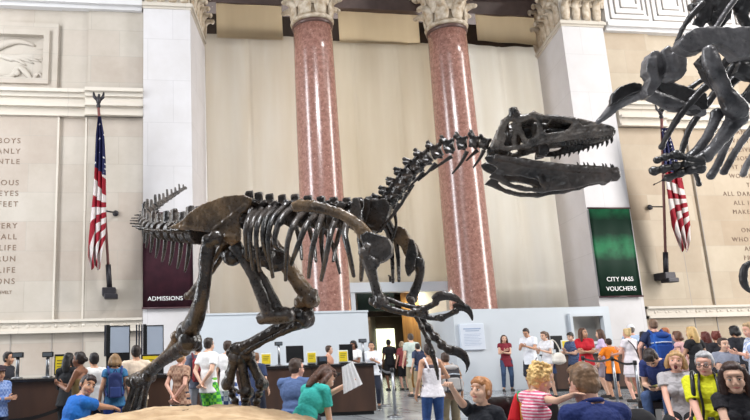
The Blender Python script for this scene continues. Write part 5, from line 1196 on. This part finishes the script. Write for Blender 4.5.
backpack(c, cl((40, 92, 178)), cl((26, 66, 140)), 'big bright blue backpack on the tall man in navy', 1.22)
person('balding red-haired person behind the bright blue backpack', 664, 327, 15.4, 340, tee((62, 74, 100)), dict(m=DKJ), ('short', (176, 108, 72)), 'pink', group=RQ)
person('woman in a pale pink top with short brown hair beside the black dress', 676, 330.5, 12.9, 330, tee((216, 170, 170), sleeve=.2), dict(m=DKJ), ('bob', (104, 70, 52)), 'pink', 'f', group=RQ)
person('woman in a black dress with long blonde hair, seen from behind', 690, 326, 11.6, 350, dict(m=cl((30, 28, 32)), sleeve=.4, hem=-.3, flare=1.08, name='dress'), dict(m=cl((30, 28, 32)), skirt=.42), ('long', (206, 170, 112)), 'tan', 'f', R_='down', L_='phone', group=RQ)
person('person with a mop of dark auburn hair behind the yawning woman', 704, 331, 12.6, 350, tee((48, 40, 46)), dict(m=DKJ), ('long', (92, 40, 32)), 'tan', 'f', group=RQ)
person('person with curly auburn hair right behind the man in yellow', 715, 330.5, 12.0, 20, tee((36, 34, 40)), dict(m=DKJ), ('curly', (110, 48, 38)), 'tan', 'f', group=RQ)
person('boy in a grey T-shirt standing behind the man in yellow', 722.5, 337, 9.9, 210, tee((138, 142, 156), e=.022), dict(m=DKJ), ('short', (64, 46, 38)), 'fair', R_='fold', L_='fold', hyaw=-20, hs=1.1, group=RQ)
person('person with black hair behind the boy in grey at the far right', 733, 325, 12.4, 0, tee((40, 40, 48)), dict(m=DKJ), ('bob', (26, 22, 22)), 'tan', 'f', group=RQ)
c = person('man in a pale blue striped shirt with sunglasses on his head, at the right edge', 746, 322, 9.6, 285, dict(m=stripes('blue_stripes', (160, 180, 220), (232, 236, 244), 10, 'X'), sleeve=1.5), dict(m=KHAKI), ('short', (180, 150, 112)), 'pink', R_='fold', L_='phone', hpitch=12, group=RQ)
# ---- the row sitting at the right
c = person('boy with dark hair bent over a phone in a navy T-shirt and jeans', 647, 353.5, 7.9, 236, tee((38, 52, 106), e=.022), dict(m=cl((74, 96, 136), (54, 72, 110))), ('fringe', (44, 32, 28)), 'fair', sit=True, tall=.9, w=.95, lean=32, hpitch=32, R_='phone', L_='phone', hs=1.12, vs=.85, group=ST)
PHONE = c
b = MB().prism([c.tp(-.08, .165, .2), c.tp(-.02, .17, .2), c.tp(.02, .165, .23), c.tp(.1, .16, .2), c.tp(.08, .16, .16), c.tp(.02, .165, .17), c.tp(-.03, .17, .15)], c.T @ V((0, .03, 0)))
c.add('shirt_print', b, cl((206, 196, 122)), False)
YAWN = c = person('yawning woman with blonde hair in a light grey T-shirt and black trousers', 675.5, 349.5, 7.75, 222, dict(m=cl((182, 176, 178)), sleeve=.45), dict(m=BLKC), ('bob', (188, 148, 100)), 'pink', 'f', sit=True, lean=6, hpitch=-12, hroll=-6, mouth='open', R_='lap', L_='lap', tall=1.0, hs=1.08, w=1.08, vs=.85, group=ST)
c = person('grey-haired man with glasses in a bright yellow polo shirt', 702, 350.5, 6.75, 224, dict(m=cl((226, 226, 40), (214, 210, 30)), sleeve=.8, collar=True, e=.02), dict(m=DKJ), ('short', (176, 174, 176)), 'pink', sit=True, lean=6, hyaw=10, hpitch=4, glasses=True, R_='lap', L_='knee', tall=1.0, hs=1.08, w=1.14, vs=.85, group=ST)
YEL = c
B5 = c = person('young woman with long dark brown hair in a black top looking at the camera', 730, 361, 5.65, 214, dict(m=cl((30, 28, 34)), sleeve=.35), dict(m=DKJ), ('vlong', (58, 38, 32)), 'fair', 'f', sit=True, tall=.98, lean=8, hyaw=6, hpitch=2, hroll=4, R_='lap', L_='lap', hs=1.16, vs=.8, group=ST)
# ================================================================ mound, counters and small things
def sand_mound():
    mb = MB(); nr, na = 60, 150; c0 = aD(184, 410, 6.9); cx, cy = c0.x, c0.y-.35
    rx, ry = 1.56, 1.75; g = []
    for i in range(nr+1):
        q = i/nr; row = []
        for k in range(na):
            a = 2*math.pi*k/na
            x = cx+rx*q*math.cos(a)*(1+.04*math.sin(3*a)); y = cy+ry*q*math.sin(a)
            z = .60 + .26*(1-q**2.6) + .04*noise.noise((x*2.6, y*2.6, 1)) + .022*noise.noise((x*7, y*7, 3)) + .01*noise.noise((x*19, y*19, 5))
            row.append(mb.b.verts.new((x, y, z)))
        g.append(row)
    low = [mb.b.verts.new((v.co.x, v.co.y, .45)) for v in g[-1]]
    for i in range(1, nr):
        for k in range(na): mb.b.faces.new((g[i][k], g[i][(k+1) % na], g[i+1][(k+1) % na], g[i+1][k])).smooth = True
    ctr = mb.b.verts.new((cx, cy, g[0][0].co.z))
    for k in range(na): mb.b.faces.new((ctr, g[1][k], g[1][(k+1) % na])).smooth = True
    for k in range(na): mb.b.faces.new((g[-1][k], g[-1][(k+1) % na], low[(k+1) % na], low[k]))
    mb.b.faces.new(list(reversed(low)))
    for v in g[0]: mb.b.verts.remove(v)
    t = thing('display_platform', 'low round platform with a sand-coloured rocky mound under the dinosaur', 'platform', (cx, cy, 0))
    obj('sand_mound', mb, mat('sand', (206, 178, 142), .9, .12, 5, rgb2=(168, 138, 104), bump=1.0), t)
    obj('plinth', MB().lathe((cx, cy, 0), [(1.58, 0), (1.58, .42), (1.55, .47), (1.4, .48)], 64), mat('plinth_dark', (58, 48, 44), .5, .1), t)
sand_mound()
# ---- ticket counters
M_CTR = mat('counter_wood', (78, 54, 42), .4, .25, 3, stretch=(1, 1, .25), rgb2=(54, 38, 31)); M_TOPC = mat('counter_top', (30, 28, 30), .25, .1)
def counter(x0, x1, y0, y1, label):
    t = thing('ticket_counter', label, 'counter', ((x0+x1)/2, (y0+y1)/2, 0), 'ticket counters')
    obj('counter_body', MB().box(x0, x1, y0, y1, .08, 1.05), M_CTR, t); obj('plinth', MB().box(x0+.04, x1-.04, y0+.05, y1-.03, 0, .08), M_BLACK, t)
    obj('counter_top', MB().box(x0-.04, x1+.04, y0-.05, y1+.04, 1.05, 1.1, bev=.008), M_TOPC, t)
    n = max(2, int((x1-x0)/1.3))
    for i in range(1, n): obj('panel_joint', MB().box(x0+(x1-x0)*i/n-.008, x0+(x1-x0)*i/n+.008, y0-.004, y0+.01, .1, 1.04), M_BLACK, t)
counter(-4.2, .35, 11.05, 11.75, 'long dark wood ticket counter at the far left behind the seated boy')
counter(.75, 4.98, 15.0, 15.75, 'long dark wood ticket counter right of the white T-shirts, ending by the stanchions')
counter(12.2, 16.4, 19.6, 20.3, 'black ticket desk behind the woman with the white bag')
def pole_display(px, py, Y, label, hd=0):
    p = aY(px, py, Y); t = thing('price_display', label, 'display', (p.x, Y, 1.1), 'displays on poles')
    obj('foot', MB().lathe((p.x, Y, 1.1), [(.09, 0), (.09, .015), (.03, .03)], 16), M_STEEL, t)
    obj('pole', MB().tube([(p.x, Y, 1.11), (p.x, Y, p.z)], .028), M_STEEL, t)
    obj('head', MB().box(p.x-.085, p.x+.085, Y-.05, Y+.05, p.z-.035, p.z+.05, bev=.01), M_BLACK, t)
    obj('screen', MB().box(p.x-.07, p.x+.07, Y-.055, Y-.05, p.z-.02, p.z+.035), mat('display_grey', (92, 98, 104), .3, .05), t)
pole_display(18, 355.5, 11.4, 'pole display at the left end of the far left counter'); pole_display(48, 355, 11.4, 'pole display beside the yellow screen on the left counter')
pole_display(278.5, 344, 15.35, 'pole display beside the wide black monitor on the long counter'); pole_display(362.5, 341, 15.4, 'pole display near the right end of the long counter')
M_YEL = mat('yellow_poster', (232, 206, 40), .5, .04); M_PAPER = mat('poster_paper', (226, 228, 224), .5, .02)
def sign(x0, y0, x1, y1, Y, label, dark=True):
    a, b = aY(x0, y1, Y), aY(x1, y0, Y); zb = 1.1 if Y < 17 else a.z
    t = thing('counter_sign', label, 'sign', ((a.x+b.x)/2, Y, zb), 'yellow signs on the counters')
    obj('frame', MB().box(a.x, b.x, Y-.02, Y+.02, zb+.03, b.z, bev=.006), M_BLACK if dark else M_PAPER, t)
    w_ = (b.x-a.x); h_ = b.z-zb-.03
    obj('poster', MB().box(a.x+.09*w_, b.x-.09*w_, Y-.028, Y-.02, zb+.03+.08*h_, b.z-.1*h_), M_YEL, t)
    k = MB()
    for i in range(3): k.box(a.x+.2*w_, b.x-(.2+.08*i)*w_, Y-.031, Y-.027, zb+.03+h_*(.68-.14*i), zb+.03+h_*(.72-.14*i))
    obj('print', k, mat('poster_print', (120, 110, 40), .6), t)
    obj('foot', MB().box((a.x+b.x)/2-.08, (a.x+b.x)/2+.08, Y-.05, Y+.08, zb, zb+.03), M_BLACK, t)
sign(54, 354, 68, 378, 11.35, 'wide yellow screen on the left counter beside the woman in olive'); sign(141, 354, 160, 376, 11.35, 'yellow screen on the left counter behind the dinosaur shin')
sign(261, 353, 271, 367, 15.3, 'yellow sign on the long counter just right of the raised dinosaur foot', False)
sign(307, 351.5, 316, 366, 15.3, 'yellow sign on the long counter right of the wide black monitor', False); sign(338.5, 350, 347.5, 365, 15.25, 'yellow sign in front of the right-hand black monitor', False)
sign(562, 340, 570, 350.5, 19.5, 'yellow sign on the black desk beside the youth in checked shirt', False)
def monitor(x0, y0, x1, y1, Y, label, zb=1.1):
    a, b = aY(x0, y1, Y), aY(x1, y0, Y); t = thing('monitor', label, 'monitor', ((a.x+b.x)/2, Y, zb), 'monitors')
    obj('screen_back', MB().box(a.x, b.x, Y-.03, Y+.03, a.z, b.z, bev=.01), M_BLACK, t)
    obj('stand', MB().box((a.x+b.x)/2-.04, (a.x+b.x)/2+.04, Y, Y+.05, zb, a.z+.05).box((a.x+b.x)/2-.13, (a.x+b.x)/2+.13, Y-.1, Y+.1, zb, zb+.02), M_BLACK, t)
monitor(286.5, 345.5, 303, 363, 15.5, 'wide black monitor in the middle of the long counter'); monitor(340, 344, 352, 361, 15.5, 'black monitor at the right part of the long counter, behind a yellow sign')
monitor(552, 335.5, 561.5, 349.5, 19.9, 'black monitor on the black desk left of its yellow sign')
bx = aY(322, 366, 15.35)
t = thing('card_terminal', 'small black card terminal between the yellow sign and the clerk', 'terminal', (bx.x, 15.35, 1.1))
obj('case', MB().box(bx.x-.11, bx.x+.11, 15.25, 15.45, 1.1, 1.28, bev=.02), M_BLACK, t); obj('screen', MB().box(bx.x-.08, bx.x+.08, 15.243, 15.25, 1.17, 1.26), mat('terminal_screen', (70, 82, 96), .2), t)
# ---- tall pale display boards in front of the left wall
M_BOARD = mat('pale_board', (176, 187, 203), .35, .03, 2)
for (x0, x1, y0, y1, lab) in ((110, 129.5, 326, 353, 'pale tall board with black edge behind the woman with the bob'), (147, 163, 325.5, 356, 'pale tall board with black edge under the ADMISSIONS banner')):
    Y = 13.2; a, b = aY(x0, y1, Y), aY(x1, y0, Y)
    t = thing('display_board', lab, 'board', ((a.x+b.x)/2, Y, 0), 'pale boards')
    obj('panel', MB().box(a.x, b.x, Y, Y+.06, a.z, b.z), M_BOARD, t)
    fm = MB(); frame(fm, a.x-.012, b.x+.012, a.z-.012, b.z+.012, .014, Y-.01, Y+.065); fm.box(a.x-.075, a.x-.012, Y-.02, Y+.1, a.z-.06, b.z+.03).box(a.x-.07, b.x+.01, Y+.0, Y+.06, a.z-.75, a.z-.012); obj('frame', fm, M_BLACK, t)
    for k in range(3 if x0 > 140 else 1): obj('side_fin', MB().box(a.x-.11-.05*k, a.x-.085-.05*k, Y+.04*k, Y+.2+.04*k, a.z-.06, b.z+.03), mat('navy_fin', (30, 34, 54), .4), t)
    obj('stand', MB().tube([((a.x+b.x)/2, Y+.04, 0.02), ((a.x+b.x)/2, Y+.04, a.z)], .04).box((a.x+b.x)/2-.25, (a.x+b.x)/2+.25, Y-.2, Y+.28, 0, .03), M_BLACK, t)
# ---- stanchions
def stanchion(x, y, label, h=1.0):
    t = thing('stanchion', label, 'stanchion', (x, y, 0), 'belt stanchions')
    obj('base', MB().lathe((x, y, 0), [(.17, 0), (.17, .02), (.06, .045), (.03, .06)], 28), M_STEEL, t)
    obj('post', MB().tube([(x, y, .04), (x, y, h-.06)], .032, n=14), M_STEEL, t)
    obj('belt_head', MB().lathe((x, y, h-.1), [(.03, 0), (.042, .01), (.042, .09), (.03, .1)], 18), M_BLACK, t)
def belt(a, b, label):
    a, b = V(a), V(b); mb = MB()
    P = [a.lerp(b, k/8)-V((0, 0, .06*math.sin(math.pi*k/8))) for k in range(9)]
    for p, q in zip(P, P[1:]):
        mb.prism([p-V((0, 0, .025)), q-V((0, 0, .025)), q+V((0, 0, .025)), p+V((0, 0, .025))], (0, .004, 0))
    tag(obj('belt', mb, M_BLACK, origin=a.lerp(b, .5)), label, 'belt', 'queue belts')
s1 = aZ(383, 406, 0); s2 = aZ(395.5, 417, 0); s3 = aZ(618.5, 405, 0)
stanchion(s1.x, s1.y, 'steel stanchion close to the end of the long counter'); stanchion(s2.x, s2.y, 'steel stanchion left of the woman in the tank top, nearest the camera'); stanchion(s3.x, s3.y, 'steel stanchion in front of the boy in orange', 1.08)
belt((s1.x, s1.y, .93), (s2.x, s2.y, .93), 'black belt between the two stanchions at the counter end')
e1 = aY(583, 358.5, s3.y+.6); e2 = aY(635, 363.2, s3.y-.7)
belt((s3.x-.03, s3.y, 1.02), e1, 'black belt running left from the stanchion by the boy in orange'); belt((s3.x+.03, s3.y, 1.02), e2, 'black belt running right across the white dress')
stanchion(e1.x, e1.y, 'steel stanchion behind the head of the man in navy', e1.z+.06); stanchion(e2.x, e2.y, 'steel stanchion right behind the hair of the boy bent over his phone', e2.z+.06)
l1, l2 = aD(4, 421, 9.3), aD(70, 404, 9.8)
belt(l1, l2, 'black belt in front of the far left counter')
stanchion(l1.x, l1.y, 'steel stanchion at the far left below the checked shirt', l1.z+.06); stanchion(l2.x, l2.y, 'steel stanchion behind the seated boy in blue', l2.z+.06)
# ---- benches
M_LEA = mat('black_leather', (34, 26, 26), .35, .2, 6, bump=.4); M_RED = cl((206, 30, 40)); M_GRN = cl((40, 150, 84))
def bench(c, hd, L_, label, zs):
    t = thing('bench', label, 'bench', (c.x, c.y, 0), 'benches'); R3 = Matrix.Rotation(math.radians(-hd), 4, 'Z'); M = Matrix.Translation((c.x, c.y, 0)) @ R3
    for nm, args, m in (('seat', (-L_/2, L_/2, -.2, .2, zs-.1, zs), M_LEA), ('leg', (-L_/2+.1, -L_/2+.18, -.16, .16, 0, zs-.1), M_IRON), ('leg', (L_/2-.18, L_/2-.1, -.16, .16, 0, zs-.1), M_IRON)):
        b = MB().box(*args, bev=.015); bmesh.ops.transform(b.b, matrix=M, verts=b.b.verts); obj(nm, b, m, t)
BENCHED = {}
def under(c): return c.W(c.P-V((0, 0.02, .115)))
# black padded seat backs beside the boy
t = thing('padded_seat', 'black padded leather seat with puckered top edge and a red strap, beside the reddish-haired boy', 'seat', (aD(518, 418, 5.6).x, aD(518, 418, 5.6).y, 0))
for (xa, xb) in ((488, 516.5), (521, 553)):
    b = MB(); a_, b_ = aD(xa, 400, 5.6), aD(xb, 400, 5.6); zt = a_.z
    n = 10
    for k in range(n+1):
        p = a_.lerp(b_, k/n); b.cap((p.x, p.y, zt-.02-.012*(k % 2)), (p.x, p.y+.03, zt-.36), .035, .06, n=10)
    b.cap((a_.x, a_.y, zt-.0), (b_.x, b_.y, zt-.0), .026, .026)
    b.remesh(.011, 2).rough(.006, 14, .003, 40); obj('cushion', b, M_LEA, t)
b = MB(); a_, b_ = aD(490, 400, 5.75), aD(552, 400, 5.75); b.prism([(a_.x, a_.y, .42), (b_.x, b_.y, .42), (b_.x, b_.y, a_.z-.1), (a_.x, a_.y, a_.z-.1)], (0, .08, 0)); obj('seat_back', b, M_LEA, t)
b = MB(); b.prism([(a_.x, a_.y-.3, .4), (b_.x, b_.y-.3, .4), (b_.x, b_.y+.05, .4), (a_.x, a_.y+.05, .4)], (0, 0, .1)); obj('seat_base', b, M_LEA, t)
for q in (a_, b_): obj('leg', MB().tube([(q.x, q.y-.1, 0), (q.x, q.y-.1, .36)], .03), M_IRON, t)
m0 = aD(518.5, 395, 5.5)
obj('red_strap', MB().tube([m0, aD(517.5, 406, 5.45), aD(516, 424, 5.42)], [.028, .05, .075], n=10, res=3, fdir=FW, flat=.4), M_RED, t)
obj('green_strap', MB().tube([m0+V((0, -.02, .01)), aD(519, 400, 5.4)], [.024, .016], n=10, fdir=FW, flat=.5), M_GRN, t)
obj('strap_edge', MB().tube([aD(521, 400, 5.42), aD(523, 422, 5.38)], [.012, .016], n=8), cl((226, 160, 60)), t)
# ---- things people hold
def held(name, label, cat, o): return thing(name, label, cat, o)
m1, m2, m3, m4 = aD(342, 367, 7.25), aD(353, 361.5, 7.35), aD(363, 384, 7.2), aD(344, 394, 7.1)
mb = MB(); ctr = (m1+m2+m3+m4)/4
g = []
for j_ in range(7):
    row = []
    for i in range(9):
        u, v_ = i/8, j_/6; p = (m1*(1-u)+m2*u)*(1-v_)+(m4*(1-u)+m3*u)*v_
        row.append(mb.b.verts.new(p+V((0, .03*abs(((u*4) % 1)-.5), 0))))
    g.append(row)
for j_ in range(6):
    for i in range(8): mb.b.faces.new((g[j_][i], g[j_][i+1], g[j_+1][i+1], g[j_+1][i]))
bmesh.ops.solidify(mb.b, geom=mb.b.faces[:], thickness=.003)
tag(obj('map_sheet', mb, mat('map_paper', (232, 232, 234), .7, .04, 4), origin=ctr), 'white unfolded map held by the woman in teal', 'map')
c = PHONE; hA = c.hands[0][0]+c.hands[0][1]*.08; hB = c.hands[1][0]+c.hands[1][1]*.08; q = (hA+hB)/2
t = thing('phone', 'small dark phone in the hands of the bent boy in navy', 'phone', c.W(q))
b = MB().obox(q+c.T @ V((0, .02, .03)), c.T @ V((1, 0, 0)), c.T @ V((0, .6, .8)), c.T @ V((0, -.8, .6)), .035, .065, .006); tpart('case', b, M_BLACK, t, c, False)
c = YEL; q = c.tp(.02, .2, .04)
t = thing('camera', 'black camera with a long neck strap on the lap of the man in yellow', 'camera', c.W(q))
ax, ay, az = c.T @ V((1, 0, 0)), c.T @ V((0, 1, 0)), c.T @ V((0, 0, 1))
tpart('camera_body', MB().obox(q, ax, ay, az, .075, .035, .05).obox(q+az*.06, ax, ay, az, .03, .025, .018), M_BLACK, t, c)
tpart('lens', MB().tube([q+ay*.03, q+ay*.13], [.038, .042], n=18), M_IRON, t, c, False)
for sg in (-1, 1): tpart('neck_strap', MB().tube([q+ax*sg*.075+az*.04, c.tp(sg*.075, .165, .22), c.tp(sg*.085, .15, .40), c.tp(sg*.07, .03, .535), c.tp(sg*.03, -.06, .545)], .013, n=8, res=4), M_BLACK, t, c, False)
t = thing('backpack', 'dark backpack with black straps on the man in yellow', 'backpack', c.W(c.tp(0, -.25, 0)), 'backpacks on backs')
tpart('bag_body', MB().obox(c.tp(0, -.24, .2), ax, ay, az, .13, .07, .2).ell(c.tp(0, -.24, .38), (.13, .07, .06), c.T), cl((50, 52, 58)), t, c)
for sg in (-1, 1): tpart('bag_strap', MB().tube([c.tp(sg*.12, -.18, .42), c.tp(sg*.135, -.02, .555), c.tp(sg*.14, .12, .44), c.tp(sg*.15, .15, .26), c.tp(sg*.19, .02, .1)], .022, n=8, res=4), M_BLACK, t, c, False)
bp_ = aD(639, 420, 6.0)
b = MB(); b.ell((bp_.x, bp_.y, bp_.z-.02), (.15, .13, .12)).ell((bp_.x, bp_.y, bp_.z-.2), (.16, .14, .2)).ecyl((bp_.x, bp_.y, 0.3), (bp_.x, bp_.y, .5), (.16, .14), (.15, .13)); b.remesh(.012, 3).rough(.006, 9)
tag(obj('black_form', b, cl((22, 20, 24)), origin=(bp_.x, bp_.y, .3)), 'rounded black shape at the bottom edge in front of the jeans', 'bag')  # rounded black body of unclear identity

for c, hd_, lab in ((B1, 60, 'plain bench under the boy in bright blue'), (B2, 30, 'plain bench under the balding man in slate blue'), (B3, 50, 'plain bench under the woman in teal'), (B4, 338, 'plain bench under the man in navy'), (B5, 205, 'plain bench under the young woman with long dark hair'), (PHONE, 232, 'plain bench under the bent boy in navy'), (YAWN, 205, 'plain bench under the yawning woman'), (YEL, 215, 'plain bench under the man in yellow')):
    q = under(c); bench(q, hd_, .62, lab, q.z+.0)
bench(V((bp_.x, bp_.y, 0)), 200, .6, 'plain bench under the rounded black shape', .3)
# ================================================================ light
SC.collection.children.link(COL)
w = bpy.data.worlds.new('world'); SC.world = w; w.use_nodes = True
bg = w.node_tree.nodes['Background']; bg.inputs[0].default_value = (.86, .92, 1, 1); bg.inputs[1].default_value = .18
def area(name, loc, target, sx, sy, power, col):
    l = bpy.data.lights.new(name, 'AREA'); l.shape = 'RECTANGLE'; l.size = sx; l.size_y = sy; l.energy = power; l.color = col
    o = bpy.data.objects.new(name, l); SC.collection.objects.link(o); o.location = loc
    o.rotation_euler = (V(target)-V(loc)).to_track_quat('-Z', 'Y').to_euler(); return o
area('window_light_west', (-13, 14, 10.5), (8, 20, 7.5), 4, 19, 4300, (.93, .96, 1))
area('window_light_east', (27, 12, 10.5), (8, 20, 7.5), 4, 19, 4900, (1, .97, .93))
area('window_light_south', (-7, -7, 11), (3, 8, 2.5), 9, 9, 450, (.93, .96, 1))
area('ceiling_skylight', (3, 3.5, 17), (2.5, 6.5, 0), 5, 5, 3600, (.97, .98, 1))
area('passage_lamp', (11.2, 30, 3.6), (11.2, 30, 0), 1.5, 3, 160, (1, .93, .75))
area('passage_lamp', (9.7, 24.3, 3.4), (10.4, 24.2, 1), .4, .4, 60, (1, .95, .8))
area('window_light_bay', (4.2, 27.7, 8), (4.2, 24, 8), 4.5, 12, 780, (1, .99, .97))
area('window_light_bay', (9.6, 27.7, 8.6), (9.6, 24, 8.6), 4.5, 11, 700, (1, .98, .95))
area('window_light_bay', (15, 27.7, 8), (15, 24, 8), 4.5, 12, 880, (1, .99, .97))
s = bpy.data.lights.new('sun', 'SUN'); s.energy = 1.0; s.angle = math.radians(10); s.color = (1, .98, .95)
so = bpy.data.objects.new('sun', s); SC.collection.objects.link(so)
so.rotation_euler = V((-.62, .62, -.62)).to_track_quat('-Z', 'Y').to_euler()
SC.view_settings.view_transform = 'Standard'; SC.view_settings.look = 'None'; SC.view_settings.gamma = 1
SC.view_settings.use_curve_mapping = False; SC.view_settings.exposure = -0.22
SC.cycles.use_denoising = True
SC.cycles.max_bounces = 6
